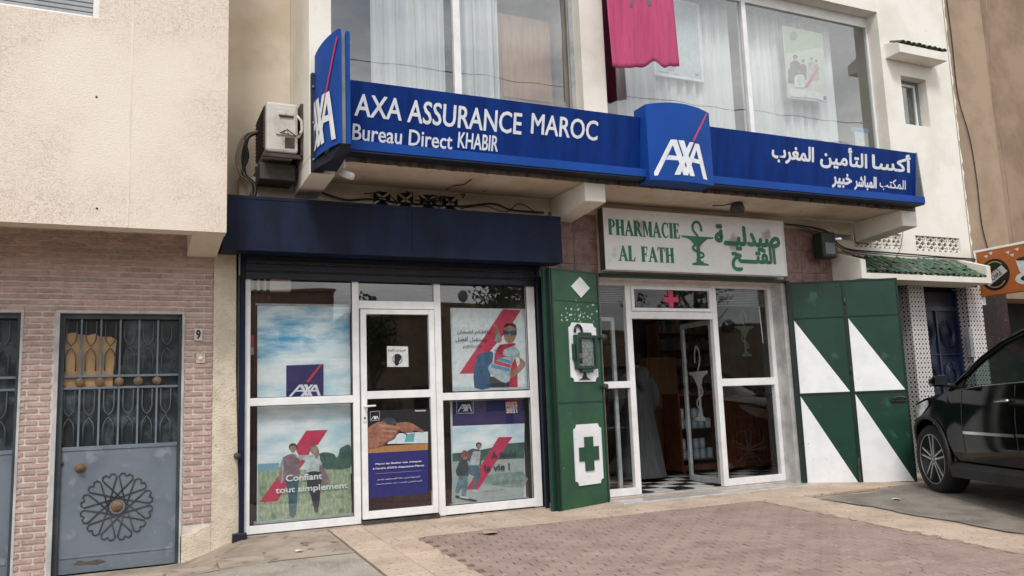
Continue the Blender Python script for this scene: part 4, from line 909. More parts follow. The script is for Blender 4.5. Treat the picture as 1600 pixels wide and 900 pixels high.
# serif capitals built from strokes: thick stems, thin hairlines, bracketed feet
def serif(mb,word,x0,x1,z0,z1,y):
    T,t=.31,.10; G={}
    st=lambda x,a=0,b=1,w=T:[(x-w/2,a),(x+w/2,a),(x+w/2,b),(x-w/2,b)]
    sf=lambda x,z,w=.42:[(x-w/2,z-.0),(x+w/2,z-.0),(x+w/2,z+.05),(x-w/2,z+.05)]
    def bowl(x,za,zb,r,th=.22,n=8):
        zc=(za+zb)/2; h=(zb-za)/2; o=[(x+r*math.cos(a),zc+h*math.sin(a)) for a in [-PI/2+PI*k/n for k in range(n+1)]]; i_=[(x+(r-th)*math.cos(a),zc+(h-.07)*math.sin(a)) for a in [PI/2-PI*k/n for k in range(n+1)]]; return o+i_
    G['P']=(.78,[st(.2),sf(.2,0),sf(.16,.95,.34),bowl(.3,.45,1,.46)]); G['H']=(.95,[st(.2),st(.75),sf(.2,0),sf(.2,.95),sf(.75,0),sf(.75,.95),[(.3,.46),(.7,.46),(.7,.55),(.3,.55)]])
    G['A']=(.95,[[(.02,0),(.16,0),(.47,.86),(.43,1)],[(.43,1),(.55,1),(.95,0),(.66,0),(.36,.80)],[(.2,.28),(.72,.28),(.68,.37),(.24,.37)],sf(.1,0,.34),sf(.8,0,.42)])
    G['R']=(.92,[st(.2),sf(.2,0),sf(.16,.95,.34),bowl(.3,.48,1,.44),[(.38,.5),(.62,.5),(.95,0),(.66,0)],sf(.86,0,.24)])
    G['M']=(1.15,[st(.2,w=.11),st(.95),sf(.2,0,.36),sf(.95,0),sf(.16,.95,.3),sf(1.0,.95,.3),[(.16,1),(.42,1),(.64,.22),(.56,.02)],[(.56,.02),(.64,.22),(.96,1),(.84,1)]])
    n=12; o=[(.5+.46*math.cos(a),.5+.52*math.sin(a)) for a in [R(42)+R(276)*k/n for k in range(n+1)]]; i_=[(.56+.28*math.cos(a),.5+.43*math.sin(a)) for a in [R(318)-R(276)*k/n for k in range(n+1)]]
    G['C']=(.9,[o+i_,[(.78,.98),(.84,.98),(.84,.68),(.80,.68),(.74,.85)]]); G['I']=(.42,[st(.21),sf(.21,0),sf(.21,.95)])
    G['E']=(.78,[st(.2),[(.02,0),(.7,0),(.74,.27),(.68,.27),(.6,.07),(.02,.07)],[(.02,1),(.68,1),(.70,.76),(.65,.76),(.58,.93),(.02,.93)],[(.3,.47),(.5,.47),(.52,.36),(.56,.36),(.56,.66),(.52,.66),(.5,.55),(.3,.55)]])
    G['F']=(.74,[st(.2),sf(.2,0),[(.02,1),(.68,1),(.70,.76),(.65,.76),(.58,.93),(.02,.93)],[(.3,.45),(.5,.45),(.52,.34),(.56,.34),(.56,.66),(.52,.66),(.5,.54),(.3,.54)]])
    G['L']=(.76,[st(.2),sf(.2,.95),[(.02,0),(.70,0),(.76,.3),(.70,.3),(.6,.07),(.02,.07)]]); G['T']=(.82,[st(.41),sf(.41,0),[(.02,1),(.80,1),(.82,.74),(.77,.74),(.70,.93),(.12,.93),(.05,.74),(.0,.74)]])
    wd=sum((G[c][0]+.06) if c!=' ' else .6 for c in word)-.06; sx=(x1-x0)/wd; x=x0; k=0
    for c in word:
        if c==' ': x+=.6*sx; continue
        for p in G[c][1]: mb.prism([(x+u*sx,z0+v*(z1-z0)) for u,v in p],XZ,y-.0003*(k%5),-.145); k+=1
        x+=(G[c][0]+.06)*sx
m=MB(m_sgr); serif(m,'PHARMACIE',5.075,6.095,3.205,3.395,-.150); serif(m,'AL FATH',5.20,5.985,2.900,3.085,-.150); m.build('latin_lettering',PS)
m=MB(); txt(m,'صيدليــة',6.62,7.68,3.095,3.425,-.150,bold=.045,mat=m_sgr,ar=True); txt(m,'الفتـــح',6.86,7.585,2.83,3.16,-.1502,bold=.045,ar=True); m.build('arabic_lettering',PS)
m=MB(); emblem(m,6.355,2.885,.50,.555,-.150,m_sgr); m.build('cup_emblem',PS)
# ---------------------------------------------------------------- long blue sign
BS=thing('insurance_sign','long blue insurance fascia sign with white French and Arabic lettering','sign',(5.6,-.9,4.0))
x0,x1=1.80,9.385; yt,yb=-.955,-.875; zt,zb=4.362,3.765
pf=lambda x,z,d=0:(x,yb+(yt-yb)*(z-zb)/(zt-zb)-d,z)
for a,b in ((x0,5.07),(5.93,x1)):
    m=MB(m_blue); v=[pf(a,zb),pf(b,zb),pf(b,zt),pf(a,zt)]; v2=[(a,-.83,zb),(b,-.83,zb),(b,-.83,zt),(a,-.83,zt)]; m.hexa([v[0],v[1],v2[1],v2[0],v[3],v[2],v2[2],v2[3]]); m.build('panel',BS,bevel=.003)
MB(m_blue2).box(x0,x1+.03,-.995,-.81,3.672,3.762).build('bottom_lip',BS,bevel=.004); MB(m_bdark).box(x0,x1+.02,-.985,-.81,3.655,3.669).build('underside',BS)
[MB(m_blue2).box(x,x+.006,-.9975,-.9952,3.672,3.762).build('lip_joint',BS) for x in (3.1,4.4,7.05,8.25)]
MB(m_grey).prism([(-.99,3.765),(-.83,3.765),(-.83,4.37),(-.957,4.37)],lambda u,v,d:(d,u,v),9.39,9.408).build('end_plate',BS)
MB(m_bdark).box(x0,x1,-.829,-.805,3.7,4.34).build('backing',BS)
m=MB(m_let); fr_=lambda x,z:pf(x,z,.004)
txt(m,'AXA',1.872,2.335,4.028,4.24,0,bold=.014,shear=.06,fn=fr_); 
m.build('latin_lettering',BS); m=MB(m_let); txt(m,'ASSURANCE',2.39,3.62,4.02,4.245,0,bold=.014,shear=.06,fn=fr_); m.build('latin_lettering',BS); m=MB(m_let); txt(m,'MAROC',3.72,4.525,4.045,4.262,0,bold=.014,shear=.06,fn=fr_)
m.build('latin_lettering',BS); m=MB(m_let); txt(m,'Bureau Direct',1.855,2.86,3.80,3.955,0,bold=.014,shear=.05,fn=fr_); txt(m,'KHABIR',2.915,3.352,3.825,3.985,0,bold=.014,shear=.1,fn=fr_); m.build('latin_lettering',BS)
m=MB(m_let); txt(m,'أكسا',8.58,9.285,4.09,4.325,0,bold=.035,ar=True,fn=fr_); txt(m,'التأمين',7.70,8.50,4.03,4.32,0,bold=.035,ar=True,fn=fr_); txt(m,'المغرب',6.93,7.60,4.03,4.27,0,bold=.035,ar=True,fn=fr_)
txt(m,'المكتب',8.72,9.20,3.83,3.99,0,bold=.035,ar=True,fn=fr_); txt(m,'المباشر',8.28,8.67,3.80,3.99,0,bold=.035,ar=True,fn=fr_); txt(m,'خبير',7.90,8.24,3.80,3.99,0,bold=.035,ar=True,fn=fr_); m.build('arabic_lettering',BS)
# logo box, face bulging forward, arched top
def bulge(x,a,b,h): t=(x-a)/(b-a)*2-1; return h*(1-t*t)
lx0,lx1=5.065,5.925
def top(x): return 4.475+bulge(x,lx0,lx1,.045)
LBx=MB(m_blue2); n=10
fr2=lambda x,z:(x,-1.06-bulge(x,lx0,lx1,.05),z)
LBx.grid(lambda u,v:fr2(lx0+(lx1-lx0)*u,3.625-.0+(top(lx0+(lx1-lx0)*u)-3.625)*v),n,3)
LBx.grid(lambda u,v:(lx0+(lx1-lx0)*u,fr2(lx0+(lx1-lx0)*u,0)[1]*(1-v)+-.83*v,top(lx0+(lx1-lx0)*u)),n,1)
LBx.grid(lambda u,v:(lx0+(lx1-lx0)*u,fr2(lx0+(lx1-lx0)*u,0)[1]*(1-v)+-.83*v,3.625),n,1)
for x in (lx0,lx1): LBx.add([(x,-1.06,3.625),(x,-.83,3.625),(x,-.83,4.475),(x,-1.06,4.475)],[(0,1,2,3)])
LBx.build('logo_box',BS,fix=False)
m=MB(); lf_=lambda x,z,y:(x,-1.06-bulge(x,lx0,lx1,.05)-.004-(-1.1-y),z); lf3=lambda x,y,z:(x,-1.065-bulge(x,lx0,lx1,.05)+(y+1.1),z)
logo(m,5.115,5.815,3.672,4.075,-1.1,m_let,fn=lambda a,b,c:(a,-1.064-bulge(a,lx0,lx1,.05)+(c+1.1),b))
m.use(m_slash); m.add([(x,-1.066-bulge(x,lx0,lx1,.05),z) for x,z in [(5.625,4.10),(5.655,4.10),(5.895,4.46),(5.872,4.46)]],[(0,1,2,3)]); m.build('logo',BS,fix=False)
# projecting blade sign
BL=thing('blade_sign','blue projecting logo sign at the corner of the upstairs bay','sign',(1.6,-.85,4.0))
zb,zt=3.585,4.585
def bx_(v): return 1.515+.10*(v**1.9)          # bulging skin, v 0 at wall .. 1 outer edge
m=MB(m_blue2); m.grid(lambda u,v:(bx_(v),-.86-.54*v,zb+(zt-zb+.05*math.sin(PI*.5*v))*u),4,8)
m.grid(lambda u,v:(bx_(v)+(.03)*u,-.86-.54*v,zt+.05*math.sin(PI*.5*v)),1,8); m.add([(1.615,-1.40,zb),(1.64,-1.40,zb),(1.64,-1.40,zt+.05),(1.615,-1.40,zt+.05)],[(0,1,2,3)]); m.build('skin',BL,fix=False)
MB(m_grey).box(1.641,1.68,-1.375,-.86,zb+.01,zt+.03).build('core',BL); m=MB(m_blue2); m.box(1.682,1.718,-1.40,-.86,zb-.0,zt+.04); m.build('skin',BL,bevel=.004)
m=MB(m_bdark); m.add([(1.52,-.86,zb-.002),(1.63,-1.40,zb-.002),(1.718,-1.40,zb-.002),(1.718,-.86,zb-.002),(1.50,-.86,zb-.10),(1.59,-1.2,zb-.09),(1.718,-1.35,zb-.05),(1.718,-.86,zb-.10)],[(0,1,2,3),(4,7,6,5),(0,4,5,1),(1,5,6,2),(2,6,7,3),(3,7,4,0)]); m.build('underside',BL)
MB(m_bdark).box(1.486,1.60,-.86,-.802,3.475,4.42).build('mounting_plate',BL)
for z in (3.58,3.93,4.28): MB(m_grey).cyl((1.50,-.875,z),(1.50,-.858,z),.012,8).build('bolt',BL)
def bskin(u,v,d=.004): # u along outwards 0..1
    return (bx_(u)-d,-.86-.54*u,v)
m=MB(m_let)
for p in LOGO:
    q=[(max(.03,.94-(1-a)*1.45),3.63+b*.47) for a,b in p]
    if max(a for a,b in q)<.06: continue
    tri=tessellate_polygon([[Vector((a,b,0)) for a,b in q]]); m.add([bskin(a,b,.012) for a,b in q],[tuple(t) for t in tri])
m.use(m_slash)
k=8; pts_=[(.55+.42*i/k,4.04+.52*i/k) for i in range(k+1)]
m.add([bskin(a,b,.010) for a,b in pts_]+[bskin(a+.05,b,.010) for a,b in pts_],[(i,i+1,k+2+i,k+1+i) for i in range(k)]); m.build('logo',BL,fix=False)
# ---------------------------------------------------------------- printed posters (traced on their own planes)
class Art:
    def __init__(s,y,ox=0,oy=0,k=1): s.m=MB(); s.y=y; s.o=(ox,oy,k); s.n=0
    def w(s,p): return at(s.o[0]+p[0]/s.o[2],s.o[1]+p[1]/s.o[2],s.y)
    def poly(s,col,pts,smooth=0):
        s.n+=1; q=[s.w(p) for p in pts]
        if smooth: q=[(p.x,p.y) for p in smooth_path(q+[q[0]],smooth)][:-1]
        s.m.use((photo(col) if smooth else flat(col)) if isinstance(col,str) else col).flatpoly(q,s.y-.0005*s.n); return s
    def line(s,col,pts,w,sm=4):
        s.n+=1; q=smooth_path([s.w(p) for p in pts],sm); s.m.use(flat(col)); strip(s.m,[(p.x,p.y) for p in q],w,s.y-.0005*s.n); return s
    def text(s,t,col,x0,y0,x1,y1,bold=.02,ar=False,shear=0):
        """box given at its left-bottom (x0,y0) and right-top (x1,y1)"""
        s.n+=1; a=s.w((x0,y0)); b=s.w((x1,y1)); txt(s.m,t,a[0],b[0],a[1],b[1],s.y-.0005*s.n-.001,bold=bold,mat=flat(col),ar=ar,shear=shear); return s
    def done(s,name,parent): return s.m.build(name,parent,fix=False)
def head(A,x,y,r,skin,hair): A.poly(hair,[(x-r*1.05,y-r*.1),(x-r*.9,y-r*.9),(x,y-r*1.35),(x+r*.95,y-r*.9),(x+r*1.05,y-r*.1),(x+r*.6,y+.5*r),(x-r*.6,y+.5*r)],3); A.poly(skin,[(x-r*.75,y-r*.45),(x,y-r*.75),(x+r*.75,y-r*.45),(x+r*.7,y+r*.45),(x,y+r*1.15),(x-r*.7,y+r*.45)],3)
m_sky=pm('printed_cloud_sky','#b4d3e0','#eef3f4',sc=2.4,rough=.45,lo=.38,hi=.6,streak=(.8,1,2.2)); m_skyb=pm('printed_blue_sky','#4a9fca','#d6e6ec',sc=2.2,rough=.45,lo=.40,hi=.58,streak=(.7,1,2.4))
m_field=pm('printed_grass','#7d9980','#b3b698',sc=16,rough=.45,streak=(2.6,1,1),spot='#5f8068',sp_sc=9,sp_at=.55,sp_w=.15)
m_ptree=pm('printed_trees','#3f6659','#2d4c48',sc=14,rough=.45)
def rollup(name,label,x0,x1,z0,z1,y):
    t=thing(name,label,'banner',((x0+x1)/2,y,z0)); MB(flat('#cfd6da')).box(x0,x1,y+.002,y+.006,z0+.03,z1).build('backing_sheet',t)
    MB(m_alud).box(x0-.03,x1+.02,y-.03,y+.05,z0-.01,z0+.03).build('base_rail',t,bevel=.004); MB(m_alud).box(x0-.02,x1+.02,y-.008,y+.014,z1,z1+.018).build('top_rail',t); return t
y=.12; t=rollup('rollup_banner','tall roll-up banner of blue sky with a couple walking in a field behind the glass',1.145,2.05,.235,2.345,y)
A=Art(y)
A.poly(m_skyb,[(402,478),(546,480),(548,600),(402,600)]); A.poly(m_sky,[(402,560),(547,560),(549,740),(402,750)])
A.o=(390,660,5.62)
A.poly('#7fa9bc',[(70,365),(260,355),(255,440),(75,450)]); A.poly(m_field,[(75,440),(250,410),(480,415),(700,410),(885,395),(900,840),(75,892)])
A.poly(m_ptree,[(610,275),(650,262),(700,265),(745,280),(765,310),(785,270),(790,235),(830,208),(885,205),(888,395),(720,412),(640,400)],2)
A.poly('#c8375a',[(497,72),(686,65),(600,195),(540,215),(520,285),(430,288),(410,250),(412,200)]); A.poly('#c8375a',[(305,400),(480,320),(484,350),(420,430),(300,590),(245,690),(88,700)])
A.poly('#a9b9b5',[(256,440),(272,360),(300,300),(320,440),(285,530),(262,520)],2)
A.poly('#8e7480',[(290,310),(340,282),(400,280),(440,320),(438,400),(425,510),(300,510),(300,400)],2); A.poly('#46697c',[(305,500),(428,500),(420,600),(405,810),(350,815),(340,640)],2)
A.poly('#a88f86',[(255,400),(285,390),(278,520),(262,520)],2); head(A,380,228,34,'#a98d82','#3b3a3c')
A.poly('#c4d0d2',[(400,290),(520,290),(600,300),(640,420),(500,450),(490,340),(430,320)],2); A.poly('#8b7b7e',[(612,370),(650,400),(705,520),(640,550),(610,520)],2); A.poly('#33323c',[(500,440),(625,435),(620,600),(600,780),(570,780),(540,650),(505,560)],2)
A.poly('#9c8c78',[(575,205),(608,240),(600,310),(575,312),(560,260)],2); head(A,560,240,32,'#b39a8c','#8d7b66')
A.o=(0,0,1); A.poly('#262062',[(447,571),(505,569),(505,622),(447,622)])
q0=at(451,621,y); q1=at(501,601,y); logo(A.m,q0[0],q1[0],q0[1],q1[1],y-.012,flat('#e6e6ee')); A.n+=6; A.poly('#c8375a',[(478,597),(482,597),(503,570),(499,570)])
A.n+=2; A.text('Confiant','#e4e9ea',446,752.5,503,738,.03); A.text('tout simplement','#e4e9ea',430,774,543,753,.03); A.done('print',t)
# boy with a mask poster (own simple figure)
y=.10; t=thing('window_poster','poster of a masked child in striped shirt and red cape behind shop glass','poster',(3.62,y,1.9)); MB(flat('#cdd6d9')).box(3.165,4.062,y+.002,y+.006,1.44,2.345).build('sheet',t)
A=Art(y,700,480,6.669)
A.poly('#e3ebee',[(48,10),(806,20),(806,830),(48,838)]); A.poly('#c83a58',[(573,20),(758,28),(660,190),(420,480),(280,692),(118,694)]); A.poly('#c0304e',[(640,640),(700,520),(722,620),(726,832),(640,832)],0)
A.poly('#2f6690',[(300,560),(300,500),(350,480),(440,460),(470,480),(465,560),(440,720),(435,838),(275,838),(275,620)],2); A.poly('#27587f',[(275,712),(440,705),(436,838),(275,838)])
A.poly('#3a3c40',[(435,720),(640,740),(640,832),(436,835)]); A.poly('#a9846f',[(740,520),(790,560),(806,600),(740,680),(650,740),(630,700),(700,640),(745,590)],2)
A.poly('#b8cad3',[(480,440),(600,385),(690,400),(750,480),(740,525),(690,520),(650,650),(640,770),(560,780),(440,690),(420,620),(470,560)],2)
for a,c in (((500,560,660,590,520),'#5d9bb8'),((480,600,650,650,560),'#c8455f'),((450,640,640,690,600),'#5d9bb8')): 
    A.poly(c,[(a[0],a[4]-10),(a[2],a[1]),(a[2],a[1]+32),(a[0],a[4]+30)])
A.poly('#c0304e',[(540,390),(690,375),(690,400),(585,440),(575,500),(640,515),(540,525),(480,560),(500,450)],2)
A.poly('#a9846f',[(470,190),(510,185),(540,280),(560,340),(520,370),(490,270)],2); A.poly('#7fa0a8',[(500,290),(530,280),(510,360),(480,360)])
A.poly('#1d1a1c',[(580,230),(590,180),(640,165),(700,180),(712,250),(700,300),(585,290)],2); A.poly('#a9846f',[(578,220),(640,192),(704,225),(706,300),(680,350),(640,372),(600,350),(578,300)],2)
A.poly('#1f3f6e',[(570,240),(640,252),(712,240),(706,290),(660,295),(640,275),(615,288),(575,282)],1); A.line('#8b4a44',[(612,330),(640,336),(662,328)],.006)
A.text('نرافقكم لضمان','#232a55',92,290,450,236,.015,True); A.text('مستقبل أفضل','#232a55',76,366,400,300,.015,True); A.text('لأبنائكم','#232a55',152,432,345,385,.015,True)
A.done('print',t); MB(flat('#241f5a')).box(3.165,4.05,y+.002,y+.008,1.405,1.438).build('lower_band',t)
# lower roll up
y=.12; t=rollup('rollup_banner','roll-up banner with purple header and two people skating under the lower window bar',3.14,4.0,.235,1.33,y)
A=Art(y,700,620,5.146)
A.poly('#2a2560',[(36,20),(614,8),(615,214),(36,236)]); A.poly(m_sky,[(36,236),(615,214),(612,520),(36,520)]); A.poly(m_ptree,[(36,455),(150,445),(300,420),(480,375),(614,365),(612,500),(300,530),(36,528)],1)
A.poly('#a9b6b3',[(36,520),(612,495),(608,820),(28,850)]); A.poly('#8fa39f',[(230,640),(600,600),(604,730),(300,700)],2)
A.poly('#c2305a',[(405,325),(518,322),(400,500),(245,742),(143,748),(260,560)])
A.poly('#55605f',[(160,430),(200,415),(275,430),(280,470),(262,560),(165,520),(150,470)],1); A.poly('#bcc6c6',[(200,440),(262,435),(250,555),(165,552)],1); A.poly('#587583',[(165,550),(250,550),(262,630),(215,740),(190,740),(210,640),(170,620),(80,780),(60,760)],1)
A.poly('#3e4c50',[(100,500),(150,495),(162,600),(140,640),(80,640),(62,590)],2); A.poly('#6e8b96',[(90,635),(150,635),(160,700),(140,800),(110,800),(110,690),(70,780),(55,760)],1)
A.poly('#a84a55',[(103,460),(120,432),(150,435),(163,465),(150,485),(108,485)],2); A.poly('#a08a80',[(118,482),(152,482),(145,505),(120,505)],2); head(A,245,395,22,'#a98d82','#2f3234')
A.poly('#3b4447',[(60,790),(230,830),(225,848),(55,810)],1); A.poly('#d7dcdc',[(95,795),(165,810),(160,820),(92,808)],1); A.poly('#d7dcdc',[(195,745),(240,760),(235,770),(192,758)],1)
A.line('#d7d8e4',[(68,30),(68,133),(200,130),(200,28)],.006,1); q0=A.w((74,122)); q1=A.w((186,60)); logo(A.m,q0[0],q1[0],q0[1],q1[1],y-.018,flat('#e6e6ee')); A.n+=4
A.poly('#c8375a',[(460,30),(550,22),(556,90),(460,134)]); A.text('SERVICE','#e8e4ea',458,78,550,40,.03); A.text('CLIENT','#e8e4ea',464,104,556,66,.03); A.text('2021','#f0eef2',464,133,552,98,.05)
A.text('À fond','#2b2a4a',343,496,540,428,.03); A.text('la vie !','#2b2a4a',290,602,492,530,.03)
A.text('UNE PROTECTION POUR LA FAMILLE','#8b4050',270,766,455,740,.01)
for i in range(3): A.text('accompagner la vie de tous les jours','#5b6a78',270,790+24*i,455+60*min(i,1)+30*i,770+24*i,.01)
A.done('print',t)
# door notice + door poster
y=.0; t=thing('door_notice','small white notice with a round black mask symbol taped to the glass door','notice',(2.53,y,1.8)); MB(flat('#d6dadb')).prism([(2.416,1.71),(2.646,1.707),(2.644,1.918),(2.418,1.925)],XZ,y+.0,y+.002).build('sheet',t)
A=Art(y); q=at(621,561,y); 
def ring(A,col,cx,cz,r,w,n=20): A.n+=1; A.m.use(flat(col)); strip(A.m,[(cx+r*math.cos(2*PI*k/n),cz+r*math.sin(2*PI*k/n)) for k in range(n+1)],w,A.y-.0005*A.n)
ring(A,'#1c1c20',q[0],q[1],.050,.007); A.poly('#1c1c20',[(616,558),(619,553),(625,554),(627,560),(624,565),(622,571),(617,570)],2); A.text('المرجوا ارتداء الكمامة','#40444c',606,550,634,545,.01,True); A.done('print',t)
y=-.002; t=thing('door_poster','black and purple payment poster with a hand writing a cheque on the door','poster',(2.54,y,.85)); 
x0,x1,z0,z1=2.207,2.868,.42,1.268
m=MB(flat('#1b1b1f')); m.grid(lambda u,v:(x0+(x1-x0)*u,y+.0015+.002*math.sin(9*u+4*v),z0+(z1-z0)*v+(.012*math.sin(8*u) if v==0 else 0)),10,6); m.build('sheet',t,fix=False)
y=-.0035; A=Art(y,570,630,5.627)
A.poly('#2a2a6e',[(25,440),(556,410),(560,790),(30,838)]); A.poly('#a97a4e',[(25,385),(555,352),(556,410),(25,440)]); A.poly('#c8d6da',[(200,345),(300,265),(555,250),(555,350),(200,358)]); A.poly('#5fa3a6',[(350,340),(365,275),(440,262),(430,340)])
A.poly('#3f4a55',[(150,150),(200,125),(260,140),(275,185),(190,190),(140,170)],2); A.poly('#9f6d59',[(270,175),(360,165),(420,180),(520,245),(500,258),(440,240),(400,262),(300,240)],2)
A.poly('#7d5345',[(28,225),(110,180),(200,195),(300,212),(322,240),(290,262),(262,312),(215,335),(150,380),(60,396),(28,390)],2); A.poly('#9f6d59',[(28,215),(110,165),(170,165),(200,185),(300,200),(318,230),(280,240),(282,268),(255,300),(215,320),(170,345),(130,385),(30,388)],2); A.poly('#8f5f4c',[(170,205),(280,225),(282,235),(175,222)]); A.poly('#8f5f4c',[(170,262),(270,268),(268,275),(172,272)]); A.poly('#b98672',[(120,178),(200,192),(300,208),(306,224),(200,214),(130,205)],2); A.poly('#b98672',[(150,232),(262,242),(270,256),(160,250)],2); A.poly('#b07c68',[(140,275),(250,284),(240,302),(150,296)],2); A.poly('#a4705c',[(110,315),(205,318),(190,336),(115,340)],2); A.line('#2b2b30',[(290,240),(350,262),(372,278)],.008)
A.line('#cfcfd6',[(46,75),(46,155),(128,148),(128,68),(46,75)],.004,1); q0=A.w((52,145)); q1=A.w((120,112)); logo(A.m,q0[0],q1[0],q0[1],q1[1],y-.009,flat('#e6e6ee')); A.n+=3
A.text('Assurance','#d9d9e0',435,75,532,52,.03,shear=.2); A.text('Merci de libeller vos chèques','#dfe0ee',92,548,495,500,.03); A.text("à l'ordre d'AXA Assurance Maroc",'#dfe0ee',68,585,518,535,.03); A.line('#b9bad6',[(92,620),(495,592)],.002,1)
A.text('المرجوا تحرير خانة المستفيد باسم','#dfe0ee',110,683,482,636,.03,True); A.text('أكسا التأمين المغرب عند دفعكم للشيك','#dfe0ee',92,722,498,672,.03,True); A.done('print',t)
# brown curtain and red notice inside the office
t=thing('brown_curtain','dark brown curtain hanging inside the office beside the tall banner','curtain',(1.12,.2,.17)); MB(m_curtb).grid(lambda u,v:(1.02+.26*u,.20+.02*math.sin(26*u),.18+2.5*v),20,1).build('cloth',t,fix=False,solid=.004)
t=thing('office_notice','red and white notice fixed inside the office beside the tall banner','notice',(1.08,.17,1.9)); MB(m_slash).box(1.05,1.115,.165,.17,1.93,2.05).use(flat('#b5b3b0')).box(1.05,1.115,.165,.17,1.86,1.929).build('sheet',t)
MB(m_wood).box(2.9,3.9,1.5,2.2,.16,.95).build('desk',thing('office_desk','brown wooden desk inside the dim insurance office','desk',(3.4,1.8,.17)),bevel=.01)
# ---------------------------------------------------------------- upstairs contents
def curtain(x0,x1,y,z0,z1,nf,label,loc=None):
    t=thing('sheer_curtain',label,'curtain',((x0+x1)/2,y,z0),group='sheer curtains behind the upstairs windows'); random.seed(int(x0*10)); ph=[random.uniform(0,6) for _ in range(3)]
    def fn(u,v):
        x=x0+(x1-x0)*u; k=2*PI*nf*u; return (x+.01*math.sin(k*.5),y+.035*math.sin(k+ph[0])+.02*math.sin(1.7*k+ph[1]+.5*v),z0+(z1-z0)*v)
    MB(m_curt).grid(fn,int(nf*10),3).build('cloth',t,fix=False,solid=.002)
curtain(2.41,3.30,.47,3.85,6.8,7,'sheer curtain hanging in the upstairs pane nearest the corner sign'); curtain(3.50,4.03,.47,3.85,6.8,8,'narrow gathered sheer curtain beside the wooden cabinet upstairs')
curtain(5.70,7.62,.47,3.85,6.8,12,'broad sheer curtain hanging behind the flag and framed poster'); curtain(7.78,9.55,.47,3.85,6.8,10,'sheer curtain hanging behind the group photo poster')
t=thing('upstairs_cabinet','tan wooden cabinet standing upstairs behind the window','cabinet',(4.5,.6,3.8)); MB(m_woodl).box(4.10,4.83,.62,1.1,3.8,6.15).build('body',t); MB(m_woodl).box(4.13,4.80,.60,.619,5.05,6.1).box(4.13,4.80,.60,.619,3.9,5.02).build('door',t,bevel=.004)
y=.40; t=thing('framed_poster','white framed certificate hanging behind the flag upstairs','picture frame',(6.64,y,6.1)); MB(m_alu).rect(6.25,7.06,5.54,6.68,.035,y-.02,y+.01).build('frame',t); MB(flat('#c2d0d2')).box(6.285,7.025,y-.004,y,5.575,6.645).build('sheet',t)
A=Art(y-.006); A.line('#8b9aa6',[(1030,112),(1045,114)],.02,1); A.line('#8b9aa6',[(1052,117),(1062,119)],.02,1); A.line('#8b9aa6',[(1086,117),(1092,118)],.03,1); A.poly('#b98f9f',[(1048,96),(1062,96),(1052,112),(1042,110)]); A.done('print',t)
y=.27; t=thing('group_photo_poster','pale green poster with a family group photo taped inside the upstairs window','poster',(8.8,y,6)); MB(flat('#ccd6c6')).prism([at(1222,40,y),at(1231,153,y),at(1262,157,y),at(1292,160,y),at(1285,53,y)],XZ,y,y+.003).build('sheet',t)
A=Art(y,1150,0,2.727); A.poly('#aebf9f',[(200,115),(365,145),(372,200),(210,230)]); A.poly('#87987b',[(228,140),(250,135),(262,155),(250,172),(232,168)],2)
for px,py,c,w_ in ((252,270,'#4b4a52',22),(285,285,'#5a5358',15),(235,300,'#555058',14),(320,275,'#c9c6c2',13),(340,285,'#b5b0ac',11)): A.poly(c,[(px-w_,py+55),(px-w_,py),(px-w_*.4,py-12),(px+w_*.4,py-12),(px+w_,py),(px+w_,py+55)],1); head(A,px,py-24,w_*.42,'#9c8478','#3c3836')
A.poly('#c8375a',[(345,290),(350,295),(305,372),(290,372)]); A.poly('#e0e2e0',[(248,372),(246,330),(262,318),(285,320),(292,335),(290,374)],1); head(A,266,308,8,'#9c8478','#3c3836')
A.poly('#dfe3df',[(226,378),(385,400),(388,436),(330,420),(228,412)]); A.poly('#2b2c5c',[(370,410),(383,412),(384,428),(371,427)]); A.done('print',t)
y=.30; t=thing('taped_paper','white paper sheet with blue heading taped low inside the upstairs window','paper',(9.85,y,5)); MB(flat('#c9d3d6')).box(9.72,9.99,y,y+.003,4.72,5.14).build('sheet',t); MB(flat('#6b9cc0')).box(9.66,10.02,y-.003,y-.001,5.10,5.165).build('heading',t)
# flag
t=thing('flag','faded red national flag with a green star hanging in front of the upstairs window','flag',(5.6,-.35,5.2))
def fg(u,v):
    x=5.12+.95*u-.02*v+.03*(1-v)*(u-.3); z=6.75-1.57*(1-v)*1.0+.0
    lowr=(1-v)*(.15*u+.07*math.exp(-((u-.60)/.07)**2)-.03*math.exp(-((u-.74)/.08)**2))+.004*math.sin(40*u)*(1-v)
    return (x,-.38+.025*math.sin(7*u+2*v)+.012*math.sin(15*u-4*v)*(1-v)+.02*math.sin(3*v+4*u),z+lowr)
fl_=MB(m_flag).grid(fg,48,24).build('cloth',t,fix=False,solid=.003)
m=MB(m_star); cxs,czs,rs=.5,6.18,.17
def sp_(a,r): 
    u=(5.56+r*math.cos(a)-5.12)/.95; v=(6.12+r*math.sin(a)-5.18)/1.57; q=fg(u,v); return (q[0],q[1]-.006,q[2])
pts=[sp_(PI/2+2*PI*k/5,.20) for k in range(5)]
for k in range(5):
    a,b=Vector(pts[k]),Vector(pts[(k+2)%5]); d=(b-a).normalized(); q=Vector((-d.z,0,d.x))*.028; m.add([a+q,b+q,b-q,a-q],[(0,1,2,3)])
m.build('star',t,fix=False); MB(m_alud).cyl((5.0,-.38,6.78),(6.2,-.38,6.80),.014,8).build('pole',t); MB(m_alud).box(5.05,5.08,-.38,.0,6.77,6.80).box(6.1,6.13,-.38,.0,6.77,6.80).build('pole_bracket',t)
